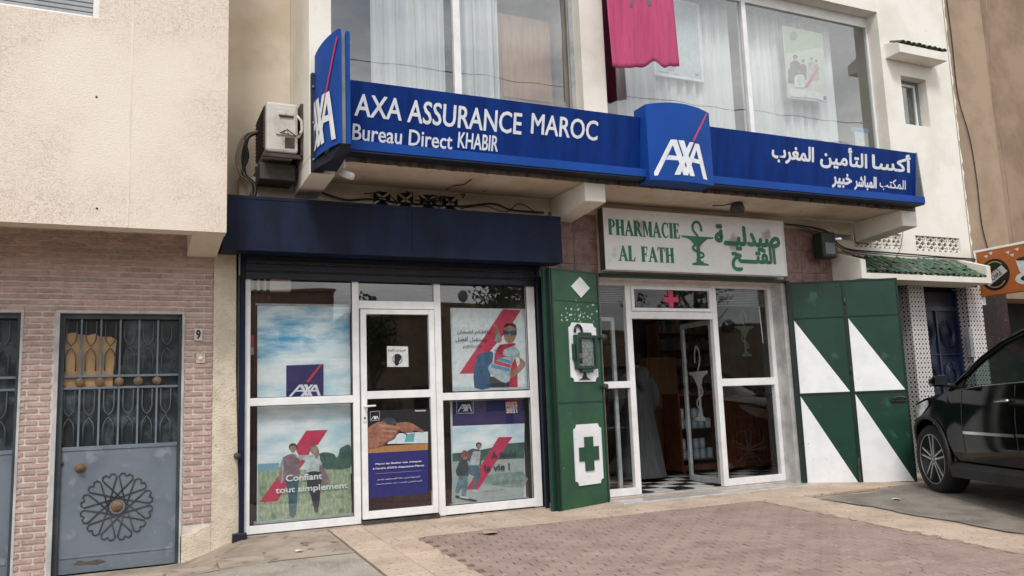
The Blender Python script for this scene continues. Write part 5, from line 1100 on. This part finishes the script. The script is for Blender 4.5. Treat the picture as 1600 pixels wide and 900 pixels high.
# ---------------------------------------------------------------- air conditioner
AC=thing('air_conditioner','weathered white air conditioner outdoor unit hung beside the corner wall','air conditioner',(1.25,-.2,3.75))
MB(m_acw).box(1.125,1.425,-.52,.10,3.735,4.225).build('casing',AC,bevel=.025)
g=MB(m_acd); g.box(1.112,1.124,-.47,.06,3.77,4.19); 
for i in range(11): g.box(1.104,1.112,-.46,.05,3.79+i*.036,3.80+i*.036)
g.build('grille',AC); m=MB(m_acw); m.box(1.215,1.40,-.535,-.52,3.90,4.17); m.box(1.235,1.385,-.548,-.535,4.09,4.125); m.build('service_cover',AC,bevel=.008)
MB(m_acd).box(1.245,1.375,-.55,-.535,4.075,4.09).box(1.30,1.39,-.53,-.521,3.78,3.88).build('valve_recess',AC)
MB(m_cable).tube([(1.31,-.53,3.95),(1.25,-.56,3.91),(1.33,-.56,3.90),(1.31,-.56,3.95),(1.40,-.55,3.89),(1.44,-.54,3.93)],.006,5).build('valve_wire',AC)
MB(m_acw).tube([(1.41,-.50,4.12),(1.455,-.52,4.06),(1.462,-.52,3.97),(1.43,-.52,3.90),(1.40,-.50,3.88)],.014,8).build('insulated_hose',AC)
MB(m_acd).box(1.10,1.47,-.50,-.46,3.69,3.725).box(1.10,1.47,.0,.04,3.69,3.725).box(1.452,1.476,-.5,.2,3.70,4.24).build('support_rail',AC)
MB(m_iron).box(1.10,1.44,-.30,.18,3.52,3.685).build('drip_tray',AC,bevel=.01)
cb=thing('cable_bundle','coiled dark pipes and cables dropping beside the air conditioner','cables',(1.0,.0,3.4)); random.seed(14)
for i in range(5):
    o_=random.uniform(-.03,.02); m=MB(m_cableb if i<2 else m_cable); m.tube([tuple(p) for p in smooth_path([(1.13+o_,-.1,4.05),(1.0+o_,-.12,3.98),(.91+.025*i,-.12,3.78),(.97+o_,-.12,3.60),(1.07+o_,-.12,3.50),(1.06+o_,-.10,3.36),(1.02+o_*2+.03*(i-2),-.12,3.32)],4)],.017,6)
    m.build('cable',cb)
def cable(name,label,pts,r,mat=m_cable,k=5,cat='cable',group=None):
    m=MB(mat); m.tube([tuple(p) for p in smooth_path(pts,k)],r,5); return tag(m.build(name),label,cat,group)
def P3(px,py,y): x,z=at(px,py,y); return (x,y,z)
cable('hanging_cable','black cable looping down from the balcony edge above the roller box',[P3(748,262,-.78),P3(742,275,-.6),P3(725,288,-.4),P3(705,291,-.2),P3(697,297,-.1)],.006)
cable('house_cable','dark cable running along the wall above the roller shutter box',[P3(500,300,-.03),P3(540,312,-.03),P3(580,311,-.03),P3(640,318,-.03),P3(720,322,-.03),P3(770,318,-.03),P3(800,328,-.03),P3(850,332,-.03)],.010)
cable('house_cable','second cable hanging in a loop above the roller box near the pharmacy sign',[P3(720,326,-.06),P3(755,321,-.05),P3(790,331,-.05),P3(812,318,-.05),P3(838,333,-.05)],.006)
random.seed(6); m=MB(m_cable)
for i in range(16):
    x=2.2+random.uniform(0,1.1); z=3.47+random.uniform(-.02,.08); m.tube([tuple(p) for p in smooth_path([(x,-.05,z),(x+random.uniform(-.08,.08),-.08,z+random.uniform(-.05,.05)),(x+random.uniform(-.15,.15),-.06,z+random.uniform(-.04,.05))],3)],.007,4)
tag(m.build('cable_tangle'),'tangled black cable ends over the little vents above the roller box','cables',kind='stuff')
for i,(dy,r) in enumerate(((0,.012),(7,.008),(13,.006),(3,.007))):
    cable('street_cable',['thick black cable','thin cable under the thick one','lowest sagging cable','cable close beside the thick one'][i]+' running from the pharmacy sign to the tiled doorway',[P3(1226,350,-.05),P3(1262,354+dy*.3,-.08),P3(1292,362+dy*.5,-.14),P3(1308,380+dy*.3,-.2),P3(1330,390+dy*.6,-.1),P3(1380,394+dy,-.06),P3(1430,398+dy,-.06),P3(1480,402+dy*.5,-.06),P3(1525,405+dy*.2,-.06)],r,m_cable if i!=1 else m_cableb)
cable('wall_wire','thin black wire hanging down the brown building wall',[P3(1478,-10,-.03),P3(1487,60,-.03),P3(1497,150,-.03),P3(1515,215,-.03),P3(1526,280,-.03),P3(1534,350,-.03),P3(1545,394,-.03)],.008)
cable('loose_wire','thin wire dangling over the green awning tiles',[P3(1411,350,-.5),P3(1410,370,-.5),P3(1404,395,-.5),P3(1385,420,-.5)],.004)
cable('wall_seam_wire','thin wire in the corner of the brown building',[P3(1541,0,-.03),P3(1552,150,-.03),P3(1570,260,-.03),P3(1584,388,-.03)],.005,m_cableb)
t=thing('cctv_camera','small white security camera under the corner of the sign','camera',(1.79,-.8,3.5)); MB(m_alu).cyl((1.79,-.83,3.62),(1.79,-.83,3.53),.012,8).build('stem',t); MB(m_alu).cyl((1.77,-.80,3.50),(1.85,-.90,3.44),.035,14).build('body',t)
t=thing('ceiling_spot','small rusty round lamp fitting under the balcony slab above the pharmacy sign','lamp',(6.75,-.45,3.55)); MB(m_iron).lathe([(.03,.07),(.07,.06),(.09,.0),(.08,-.05),(.05,-.07),(0,-.07)],(6.73,-.48,3.55),12).build('body',t); MB(m_cable).tube([(6.73,-.48,3.62),(6.6,-.4,3.60),(6.5,-.3,3.61)],.006,5).build('wire',t)
t=thing('projector_lamp','dark green rectangular projector lamp on the pink stone wall','lamp',(8.4,-.15,3.2)); a=P3(1283,362,-.25); b=P3(1309,403,-.25); MB(m_greend).box(a[0],b[0],-.25,-.08,b[2],a[2]).build('housing',t,bevel=.02); MB(m_grey).box(a[0]+.05,b[0]-.04,-.256,-.25,b[2]+.05,b[2]+.2).build('glass',t)
MB(m_iron).box((a[0]+b[0])/2-.03,(a[0]+b[0])/2+.03,-.08,-.0,b[2]+.1,b[2]+.2).build('arm',t)
# ---------------------------------------------------------------- customer in a grey robe inside the pharmacy
def skin_body(name,verts,edges,root,mat,parent,sub=2):
    me=bpy.data.meshes.new(name); me.from_pydata([v[:3] for v in verts],edges,[]); o=bpy.data.objects.new(name,me); COL.objects.link(o)
    if parent: o.parent=parent; OFF[o]=OFF.get(parent)
    sk=o.modifiers.new('skin','SKIN'); sk.use_smooth_shade=True
    lay=me.skin_vertices[0] if me.skin_vertices else None
    if lay is None:
        bm=bmesh.new(); bm.from_mesh(me); bm.verts.layers.skin.verify(); bm.to_mesh(me); bm.free(); lay=me.skin_vertices[0]
    for i,v in enumerate(verts): lay.data[i].radius=(v[3],v[3] if len(v)<5 else v[4]); lay.data[i].use_root=(i==root)
    sb=o.modifiers.new('s','SUBSURF'); sb.levels=sub; sb.render_levels=sub; me.materials.append(mat); return o
PR=thing('person','person in a long grey hooded robe standing at the pharmacy counter','person',(6.42,1.50,.172),local=True,rotz=R(-8))
bv=[(0,0,.92,.13),(0,0,1.12,.12),(0,.01,1.32,.14),(0,.02,1.44,.09),(0,.02,1.50,.05),   #0-4 spine
 (-.17,0,1.42,.055),(-.24,.02,1.16,.045),(-.20,.16,.95,.035),(-.17,.24,.93,.028),         #5-8 left arm
 (.17,0,1.42,.055),(.25,.02,1.16,.045),(.23,.17,1.00,.035),(.22,.25,.99,.028),            #9-12
 (-.09,0,.86,.085),(-.09,.01,.48,.06),(-.09,0,.09,.045),(-.10,.10,.035,.035),             #13-16
 (.09,0,.86,.085),(.09,.01,.48,.06),(.09,0,.09,.045),(.10,.10,.035,.035)]
be=[(0,1),(1,2),(2,3),(3,4),(3,5),(5,6),(6,7),(7,8),(3,9),(9,10),(10,11),(11,12),(0,13),(13,14),(14,15),(15,16),(0,17),(17,18),(18,19),(19,20)]
def fingers(base,dx,side):
    n=len(bv); bx,by,bz=bv[base][:3]
    bv.append((bx,by+.05,bz-.01,.024)); be.append((base,n)); p=n
    for k,l in enumerate((.055,.07,.075,.065)):
        x=bx+(k-1.5)*.019*side; n=len(bv); bv.append((x,by+.085,bz-.012,.009)); bv.append((x,by+.085+l*.5,bz-.022,.008)); bv.append((x,by+.085+l*.8,bz-.045,.0065)); be.extend([(p,n),(n,n+1),(n+1,n+2)])
    n=len(bv); bv.append((bx-.035*side,by+.05,bz-.01,.010)); bv.append((bx-.045*side,by+.09,bz-.02,.008)); be.extend([(p,n),(n,n+1)])
fingers(8,0,-1); fingers(12,0,1)
n=len(bv); bv+= [(0,.02,1.56,.06),(0,.025,1.64,.085),(0,.02,1.70,.07)]; be+= [(4,n),(n,n+1),(n+1,n+2)]
skin_body('body',bv,be,0,m_skin,PR)
m=MB(m_hair); m.ell((0,.0,1.665),.088,.10,.098,16,9); m.build('hair',PR)
m=MB(m_skin); m.ell((-.088,.02,1.635),.012,.02,.032,8,6); m.ell((.088,.02,1.635),.012,.02,.032,8,6); m.ell((0,.112,1.625),.014,.02,.024,8,6); m.build('ear_and_nose',PR)
m=MB(flat('#2a1f1c')); m.ell((-.032,.103,1.655),.010,.005,.006,8,6); m.ell((.032,.103,1.655),.010,.005,.006,8,6); m.build('eye',PR)
rob=MB(m_robe)
prof_=[(.05,.34,.30),(.3,.31,.26),(.6,.27,.22),(.9,.225,.185),(1.1,.215,.17),(1.3,.23,.165),(1.40,.205,.14),(1.46,.11,.10),(1.50,.075,.08)]
def rb_(u,v):
    i=min(int(v*(len(prof_)-1)),len(prof_)-2); t=v*(len(prof_)-1)-i; z,a,b=[prof_[i][j]*(1-t)+prof_[i+1][j]*t for j in range(3)]
    an=2*PI*u; f=1+.035*math.sin(9*an+2*v)*(1-v)*1.3+.02*math.sin(5*an); return (a*f*math.cos(an),b*f*math.sin(an)+.0,z)
rob.grid(rb_,54,24)
for s_ in (-1,1):
    pth=[(s_*.15,0,1.40),(s_*.22,.01,1.30),(s_*.27,.02,1.12),(s_*.255,.10,1.02),(s_*.225,.20,.97)]; rob.tube([tuple(p) for p in smooth_path(pth,4)],[.085]*5+[.082]*4+[.085]*4+[.092]*4,12)
rob.build('robe',PR,fix=False); hd_=MB(m_robe); hd_.tube([tuple(p) for p in smooth_path([(0,-.10,1.50),(0,-.16,1.42),(0,-.19,1.30),(0,-.17,1.2)],4)],[.07,.10,.115,.12,.12,.11,.10,.09,.075,.055,.035,.02,.008],12); hd_.build('hood',PR)
sh_=MB(m_cable); sh_.ell((-.09,.05,.035),.045,.12,.035,12,8).ell((.09,.05,.035),.045,.12,.035,12,8); sh_.build('slippers',PR)
# ---------------------------------------------------------------- cars
def car(name,label,loc,rotz,paint,group=None):
    """x forward, y 0 = left flank (away from -1.9 = right flank)"""
    T=thing(name,label,'car',loc,rotz=rotz,local=True,group=group)
    WF,WR,RW=.58,-2.36,.40; X0,X1=-3.55,1.28; Wd=1.92; ZC=.425
    def belt(x):  # shoulder line
        pts=[(-3.55,1.22),(-3.3,1.30),(-1.0,1.25),(-.45,1.235),(.1,1.19),(.6,1.12),(1.0,1.02),(1.28,.86)]
        for (a,b),(c,d) in zip(pts,pts[1:]):
            if a<=x<=c: return b+(d-b)*(x-a)/(c-a)
        return pts[-1][1]
    def inset(x): # plan curve at nose and tail
        t=max(0,(x-.75)/.53); u=max(0,(-3.0-x)/.55); return .42*t**2.2+.22*u**2
    def zbot(x):
        z=.30+(.06 if x>1.0 or x<-3.1 else 0)
        for c in (WF,WR):
            d=abs(x-c); 
            if d<.47: z=max(z,ZC+math.sqrt(max(0,.47**2-d*d)))
        return z
    xs=sorted(set([round(X0+i*(X1-X0)/58,4) for i in range(59)]+[WF-.47,WF+.47,WR-.47,WR+.47,WF-.465,WF+.465,WR-.465,WR+.465,WF-.44,WF+.44,WR-.44,WR+.44]))
    def yb(z,x): # tumble of flank
        t=(z-.75)/.5; fl=0
        for c in (WF,WR):
            d=abs(x-c); fl+= .035*max(0,1-abs(d-.45)/.25) if z<1.0 else 0
        return .045*t*t+(.03 if z<.42 else 0)-.5*fl*max(0,min(1,(1.05-z)/.3))
    nz=9; body=MB(paint)
    for side in (0,1):
        vs=[]
        for x in xs:
            a,b=zbot(x),belt(x)
            for j in range(nz+1):
                z=a+(b-a)*j/nz; y=-(yb(z,x)+inset(x)); vs.append((x,y if side==0 else -Wd-y,z))
        body.add(vs,[(i*(nz+1)+j,(i+1)*(nz+1)+j,(i+1)*(nz+1)+j+1,i*(nz+1)+j+1) for i in range(len(xs)-1) for j in range(nz)],True)
    # hood and deck: crowned strip across
    hx_=[x for x in xs if x>=-.02]; na=10
    vs=[]
    for x in hx_:
        b=belt(x); y0=-(yb(b,x)+inset(x)); 
        for j in range(na+1): t=j/na; vs.append((x,y0+(-Wd-2*y0)*t,b+.055*math.sin(PI*t)**.6*(1 if x<1.1 else .3)))
    body.add(vs,[(i*(na+1)+j,(i+1)*(na+1)+j,(i+1)*(na+1)+j+1,i*(na+1)+j+1) for i in range(len(hx_)-1) for j in range(na)],True)
    for xe in (X0,X1):
        b=belt(xe); a=.34; y0=-(yb(b,xe)+inset(xe)); body.add([(xe,y0,a),(xe,-Wd-y0,a),(xe,-Wd-y0,b),(xe,y0,b)],[(0,1,2,3)])
    body.build('body',T,off=Vector((0,0,0)),fix=True)
    O=dict(off=Vector((0,0,0)))
    # greenhouse: side glass, pillars, roof
    sidep=[(.05,1.21),(-.40,1.52),(-.72,1.68),(-1.05,1.765),(-1.6,1.80),(-2.5,1.79),(-3.15,1.72),(-3.42,1.30)]
    yt=lambda z:-(.05+.26*(z-1.22)/.58)
    def bp_(x): return belt(x)-.003
    for s_ in (0,1):
        f=lambda x,z,d=0:(x,(yt(z)-d) if s_==0 else -Wd-(yt(z)-d),z)
        r=MB(paint); top=[f(*p) for p in sidep]; r.tube([top[i] for i in range(len(top))],.035,8); r.build('roof_rail_pillar',T,**O)
        gl=MB(g_car); pl_=[(.0,1.235),(-.40,1.50),(-.72,1.655),(-1.05,1.735),(-1.6,1.77),(-2.5,1.76),(-3.12,1.69),(-3.35,1.30),(-1.0,1.25)]
        tri=tessellate_polygon([[Vector((a,b,0)) for a,b in pl_]]); gl.add([f(a,b,.01) for a,b in pl_],[tuple(t) for t in tri]); gl.build('side_window',T,fix=False,**O)
        pp=MB(m_plastic)
        for xa in (-1.25,-2.25): pp.add([f(xa,1.25),f(xa-.09,1.25),f(xa-.09,1.77),f(xa,1.77)],[(0,1,2,3)])
        pp.add([f(.0,1.23),f(-.17,1.235),f(-.17,1.36),f(-.16,1.37)],[(0,1,2,3)]); pp.build('window_pillar',T,fix=False,**O)
        MB(m_chrome).tube([f(x,belt(x)+.006,-.012) for x in (-.12,-.6,-1.2,-2.0,-3.2)],.008,5).build('window_trim',T,**O)
        yy=-.0 if s_==0 else -Wd
        sg_=1 if s_==0 else -1
        yf=lambda x,z,d=.0:(-(yb(z,x)+inset(x))+d) if s_==0 else -Wd+(yb(z,x)+inset(x))-d
        MB(m_chrome).add([(x,yf(x,z,.012),z) for x in (-.22,-.7,-1.15) for z in (.735,.765)],[(0,2,3,1),(2,4,5,3)]).add([(x,yf(x,z,.012),z) for x in (-1.18,-1.7,-2.0) for z in (.74,.77)],[(0,2,3,1),(2,4,5,3)]).build('side_trim',T,solid=.012,fix=False,**O)
        for xh in (-.98,-2.0): MB(m_chrome).tube([(xh-.12,yf(xh,1.08,.0),1.085),(xh-.11,yf(xh,1.08,.035),1.09),(xh+.09,yf(xh,1.08,.035),1.08),(xh+.11,yf(xh,1.08,0),1.075)],.014,6).build('door_handle',T,**O)
        sm_=MB(m_blk)
        for line in ([(-.19,z) for z in (.36,.55,.75,.95,1.12,1.2)],[(-1.165,z) for z in (.36,.6,.9,1.24)],[(-2.1,z) for z in (.8,.95,1.25)]): sm_.tube([(x,yf(x,z,.0),z) for x,z in line],.006,4)
        sm_.build('door_gap',T,**O)
        MB(m_plastic).add([(x,yf(x,.40,d),z) for x in (.10,-1.88) for z,d in ((.27,.0),(.27,.05),(.36,.06),(.41,.01))],[(0,4,5,1),(1,5,6,2),(2,6,7,3)]).build('side_skirt',T,solid=.03,fix=False,**O)
        for c in (WF,WR): MB(m_plastic if paint!=m_carw else m_plastic).tube([(c+.475*math.cos(a),yf(c+.475*math.cos(a),.8,-.0)+.006*sg_,ZC+.475*math.sin(a)) for a in [PI*(k/16*1.16-.08) for k in range(17)]],.022,6).build('arch_trim',T,**O)
        mi=MB(paint); my=yf(-.2,1.2,.16); mi.hexa([(-.12,yf(-.2,1.2,.10),1.24),(-.12,yf(-.2,1.2,.27),1.255),(.05,yf(-.2,1.2,.25),1.26),(.05,yf(-.2,1.2,.10),1.25),(-.12,yf(-.2,1.2,.09),1.385),(-.12,yf(-.2,1.2,.26),1.375),(.04,yf(-.2,1.2,.24),1.35),(.04,yf(-.2,1.2,.10),1.365)]); mi=mi.build('wing_mirror',T,bevel=.03,**O)
        MB(pm('mirror_dark','#20262e','#181d24',rough=.08)).add([(-.124,yf(-.2,1.2,.115),1.262),(-.124,yf(-.2,1.2,.25),1.272),(-.124,yf(-.2,1.2,.24),1.36),(-.124,yf(-.2,1.2,.11),1.365)],[(0,1,2,3)]).build('mirror_glass',mi,fix=False,**O)
        MB(m_plastic).tube([(-.05,yf(-.2,1.2,-.02),1.24),(-.05,yf(-.2,1.2,.12),1.28)],.025,6).build('mirror_arm',mi,**O)
        MB(m_lamp).grid(lambda u,v:(.50+.48*u,(yf(.50+.48*u,1.0,.012)),belt(.50+.48*u)-.035-(.15*v)*(math.sin(PI*(.12+.6*u)))),8,3).build('headlight',T,fix=False,**O)
    rf=MB(paint); zs=[(-.72,1.70),(-1.05,1.785),(-1.6,1.825),(-2.5,1.815),(-3.15,1.74)]; vs=[]
    for x,z in zs:
        y0=yt(z-.02)
        for j in range(9): t=j/8; vs.append((x,y0+(-Wd-2*y0)*t,z+.035*math.sin(PI*t)))
    rf.add(vs,[(i*9+j,(i+1)*9+j,(i+1)*9+j+1,i*9+j+1) for i in range(4) for j in range(8)],True); rf.build('roof',T,fix=False,**O)
    for nm,(xa,za),(xb,zb_) in (('windscreen',(.10,1.20),(-.72,1.70)),('rear_window',(-3.42,1.30),(-3.15,1.74))):
        g=MB(g_car); g.grid(lambda u,v:(xa+(xb-xa)*v+.12*math.sin(PI*u)*(1 if nm=='windscreen' else -.3)*(1-v),yt(za+(zb_-za)*v)+(-Wd-2*yt(za+(zb_-za)*v))*u,za+(zb_-za)*v+.02*math.sin(PI*u)),8,4); g.build(nm,T,fix=False,**O)
    intr=MB(m_plastic); intr.box(-3.3,.5,-Wd+.12,-.12,.45,.85); intr.box(-.45,.0,-Wd+.14,-.14,.85,1.17)
    for y in (-.55,-1.38):
        intr.box(-1.35,-1.18,y-.25,y+.25,.85,1.42); intr.box(-1.33,-1.22,y-.13,y+.13,1.44,1.62)
    intr.build('interior',T,bevel=.03,**O)
    ub=MB(m_blk); ub.box(-3.3,-2.86,-Wd+.1,-.1,.30,.62); ub.box(-1.86,.08,-Wd+.1,-.1,.24,.62); ub.box(1.06,1.2,-Wd+.4,-.4,.30,.8); ub.box(-2.9,1.06,-Wd+.35,-.35,.28,.9); ub.build('underbody',T,**O)
    for y in (-.16,-1.58): MB(flat('#7d1a1c')).box(-3.565,-3.545,y-.20,y,.92,1.20).build('tail_light',T,bevel=.008,**O)
    MB(m_plastic).box(-3.62,-3.50,-Wd+.12,-.12,.36,.62).build('rear_bumper',T,bevel=.03,**O); MB(flat('#d5d6d6')).box(-3.572,-3.552,-1.22,-.70,.80,.91).build('number_plate',T,bevel=.003,**O)
    for c in (WF,WR):
        for s_ in (0,1):
            y=-.0 if s_==0 else -Wd; sg_=1 if s_==0 else -1
            wl=MB(m_tyre); yo=y-sg_*.015; wd_=.265
            wl.lathe([(.285,-.0),(.315,.010),(.375,.0),(.396,-.03),(.40,-.06),(.40,-wd_+.06),(.396,-wd_+.03),(.37,-wd_),(.28,-wd_)] if s_==0 else [(.285,0),(.315,-.010),(.375,0),(.396,.03),(.40,.06),(.40,wd_-.06),(.37,wd_),(.28,wd_)],(c,yo,ZC-.01),40,'y'); wl=wl.build('wheel',T,**O)
            r=MB(m_blk); r.lathe([(.29,-.005*sg_),(.277,-.02*sg_),(.27,-.09*sg_),(0,-.10*sg_)],(c,yo,ZC-.01),32,'y'); 
            r.use(m_silver); r.tube([(c+.284*math.cos(2*PI*k/32),yo-.004*sg_,ZC-.01+.284*math.sin(2*PI*k/32)) for k in range(32)],.007,5,closed=True)
            for k in range(5):
                for d_ in (-.17,.17):
                    a=2*PI*k/5+.3; q=lambda r_,an:(c+r_*math.cos(a+an),ZC-.01+r_*math.sin(a+an))
                    p0=q(.045,d_*2.2); p1=q(.277,d_*.95); t_=Vector((p1[0]-p0[0],p1[1]-p0[1])).normalized(); nn=Vector((-t_.y,t_.x)); y2=yo-.012*sg_; y3=yo-.04*sg_
                    w0,w1=.011,.009
                    P8=[(p0[0]-nn.x*w0,y3,p0[1]-nn.y*w0),(p1[0]-nn.x*w1,y3,p1[1]-nn.y*w1),(p1[0]+nn.x*w1,y3,p1[1]+nn.y*w1),(p0[0]+nn.x*w0,y3,p0[1]+nn.y*w0)]
                    P8+= [(p[0],y2,p[2]) for p in P8]; r.hexa(P8)
            r.lathe([(0,-.008*sg_),(.03,-.010*sg_),(.045,-.03*sg_)],(c,yo,ZC-.01),16,'y'); r.build('rim',wl,**O)
    return T
car('parked_car','shiny black off-road car parked nose in beside the green steel doors','cars',0,0) if False else None
th_=R(25); BC=car('parked_car','shiny black four wheel drive parked nose in beside the green steel doors',(8.30,-1.90,.045),R(90)-th_,m_carb)
# ---------------------------------------------------------------- the other side of the street (seen mirrored in the glass)
def far_house(x0,x1,h,y,mat,label,nwin,dish=False):
    t=thing('house_across_street',label,'house',((x0+x1)/2,y,0),group='houses across the street'); MB(mat).box(x0,x1,y-7,y,-.3,h).build('wall',t); MB(mat).box(x0-.1,x1+.1,y-7.1,y+.08,h,h+.12).build('roof_edge',t)
    w0=None
    for fl in range(int(h//2.9)):
        for i in range(nwin):
            x=x0+(x1-x0)*(i+.5)/nwin
            if w0 is None: w0=MB(m_dark).box(x-.5,x+.5,y-.02,y+.02,.9,2.2).use(m_alud).rect(x-.54,x+.54,.86,2.24,.05,y-.01,y+.05).build('window',t); bx=x
            else: c=w0.copy(); COL.objects.link(c); c.parent=t; c.location=(x-bx,0,fl*2.9)
    if dish:
        d=MB(m_grey); d.lathe([(0,.08),(.14,.05),(.28,0)],(x0+1.3,y-.4,h+.5),16,'y').cyl((x0+1.3,y-.35,h),(x0+1.3,y-.35,h+.5),.03,6); d.build('satellite_dish',t)
far_house(-22,8.6,6.7,-30,m_brown2,'long brown flat roofed house across the street mirrored in the banner pane',8); far_house(9.4,14.0,5.6,-30,m_brown2,'lower dark house across the street mirrored in the glass door',2)
far_house(14.0,19.5,6.3,-30,m_brown,'flat roofed house with satellite dish mirrored above the child poster',3,True)
far_house(21,34,5.0,-31,m_brown,'low brown house across the street mirrored in the pharmacy window',5); far_house(35,56,5.6,-32,m_brown2,'long dark house across the street mirrored in the pharmacy window',6)
def tree(x,y,h,r,seed,label):
    random.seed(seed); t=thing('street_tree',label,'tree',(x,y,-.1),group='trees across the street'); m=MB(m_bark); m.tube([(x,y,-.1),(x+.1,y,h*.3),(x,y+.1,h*.55),(x+.1,y,h*.8)],[.16,.13,.1,.04],8)
    for k in range(7):
        a=k*.9; m.tube([(x,y,h*(.35+.05*k)),(x+r*.4*math.cos(a),y+r*.4*math.sin(a),h*(.5+.05*k)),(x+r*.8*math.cos(a),y+r*.8*math.sin(a),h*(.6+.05*k))],[.06,.04,.015],5)
    m.build('trunk',t); m=MB(m_leaf); 
    cl=[(x+random.gauss(0,r*.45),y+random.gauss(0,r*.45),h*.72+random.gauss(0,h*.13),random.uniform(.3,.7)) for _ in range(26)]
    for cx_,cy_,cz_,cr in cl:
        for _ in range(70):
            v=Vector((random.gauss(0,1),random.gauss(0,1),random.gauss(0,1))).normalized()*cr*random.uniform(.6,1); a=Vector((random.gauss(0,1),random.gauss(0,1),random.gauss(0,1))).normalized()*.10; b=a.orthogonal().normalized()*.05; c=Vector((cx_,cy_,cz_))+v
            m.add([c-a,c+b,c+a,c-b],[(0,1,2,3)])
    m.build('crown',t,fix=False)
tree(14.2,-23,7.6,1.5,1,'leafy street tree mirrored in the pharmacy window'); tree(23.5,-22,8.0,1.9,2,'second leafy street tree mirrored above the pharmacy entrance'); tree(9.4,-26,5.8,1.2,3,'leafy street tree mirrored in the glass door')
t=thing('lamp_post','thin street lamp post mirrored in the shop glass','street lamp',(1.6,-18,-.1)); MB(m_iron).tube([(1.6,-18,-.1),(1.6,-18,7.4),(1.6,-17.4,8.0),(1.6,-16.6,8.1)],[.07,.045,.04,.04],8).build('post',t); MB(m_grey).box(1.5,1.7,-16.8,-16.1,8.05,8.15).build('lamp_head',t)
for i,(z,s) in enumerate(((8.3,.35),(8.9,.3),(9.7,.4),(10.4,.3))): cable('overhead_wire',['lowest','second','third','topmost'][i]+' overhead street wire mirrored in the upstairs glass',[(-30,-11,z+.4),(-12,-11,z-s*.4),(6,-11,z-s),(24,-11,z-s*.2),(40,-11,z+.6)],.012,m_cable,8,'wire','overhead wires mirrored in the glass')

WC=car('parked_car','pale estate car standing across the street mirrored in the pharmacy window',(21.5,-13.0,-.13),R(180),m_carw)

# grit and dust specks lying on the paving
random.seed(77); m=MB(flat('#b9aea2'))
for i in range(150):
    x=random.uniform(1.9,8.6); y=-random.uniform(.25,4.6); sz=random.uniform(.003,.010); z=gh(x,y)+.004
    m.add([(x-sz,y-sz*.5,z),(x+sz,y-sz*.3,z+.002),(x+sz*.6,y+sz*.6,z),(x-.2*sz,y+sz*.5,z+.004),(x,y,z+.008)],[(0,1,4),(1,2,4),(2,3,4),(3,0,4)])
tag(m.build('grit_specks',fix=False),'pale grit and plaster crumbs scattered over the paving','grit',kind='stuff')
m=MB(flat('#4a4038'))
for i in range(160):
    x=random.uniform(1.0,8.6); y=-random.uniform(.05,4.6); sz=random.uniform(.006,.02); z=gh(x,y)+.004
    m.add([(x-sz,y-sz*.3,z),(x+sz,y-sz*.2,z+.002),(x+sz*.6,y+sz*.3,z),(x-.2*sz,y+sz*.3,z+.003)],[(0,1,2,3)])
tag(m.build('dry_leaf_bits',fix=False),'dark dry leaf bits scattered over the paving','leaves',kind='stuff')

ms=thing('medicine_shelves','tall wooden shelves packed with small medicine boxes at the back of the pharmacy','shelf',(9.0,3.9,.17))
m=MB(m_woodl); m.box(8.45,8.49,3.85,4.2,.17,2.6); m.box(9.72,9.76,3.85,4.2,.17,2.6); m.box(8.49,9.72,4.18,4.2,.17,2.6)
for i in range(8): m.box(8.49,9.72,3.86,4.18,.3+i*.3,.32+i*.3)
m.build('shelf_frame',ms)
random.seed(88); cols=[flat(h) for h in ('#c9ced0','#b8c7cf','#c98f86','#9fb8a4','#d8d3c4','#8fa3bf')]; m=MB()
for i in range(8):
    x=8.52
    while x<9.68:
        w_=random.uniform(.04,.10); h_=random.uniform(.12,.24); m.use(random.choice(cols)); m.box(x,x+w_-.008,3.90+random.uniform(0,.04),4.1,.322+i*.3,.322+i*.3+h_); x+=w_
tag(m.build('medicine_boxes',ms),kind='stuff')
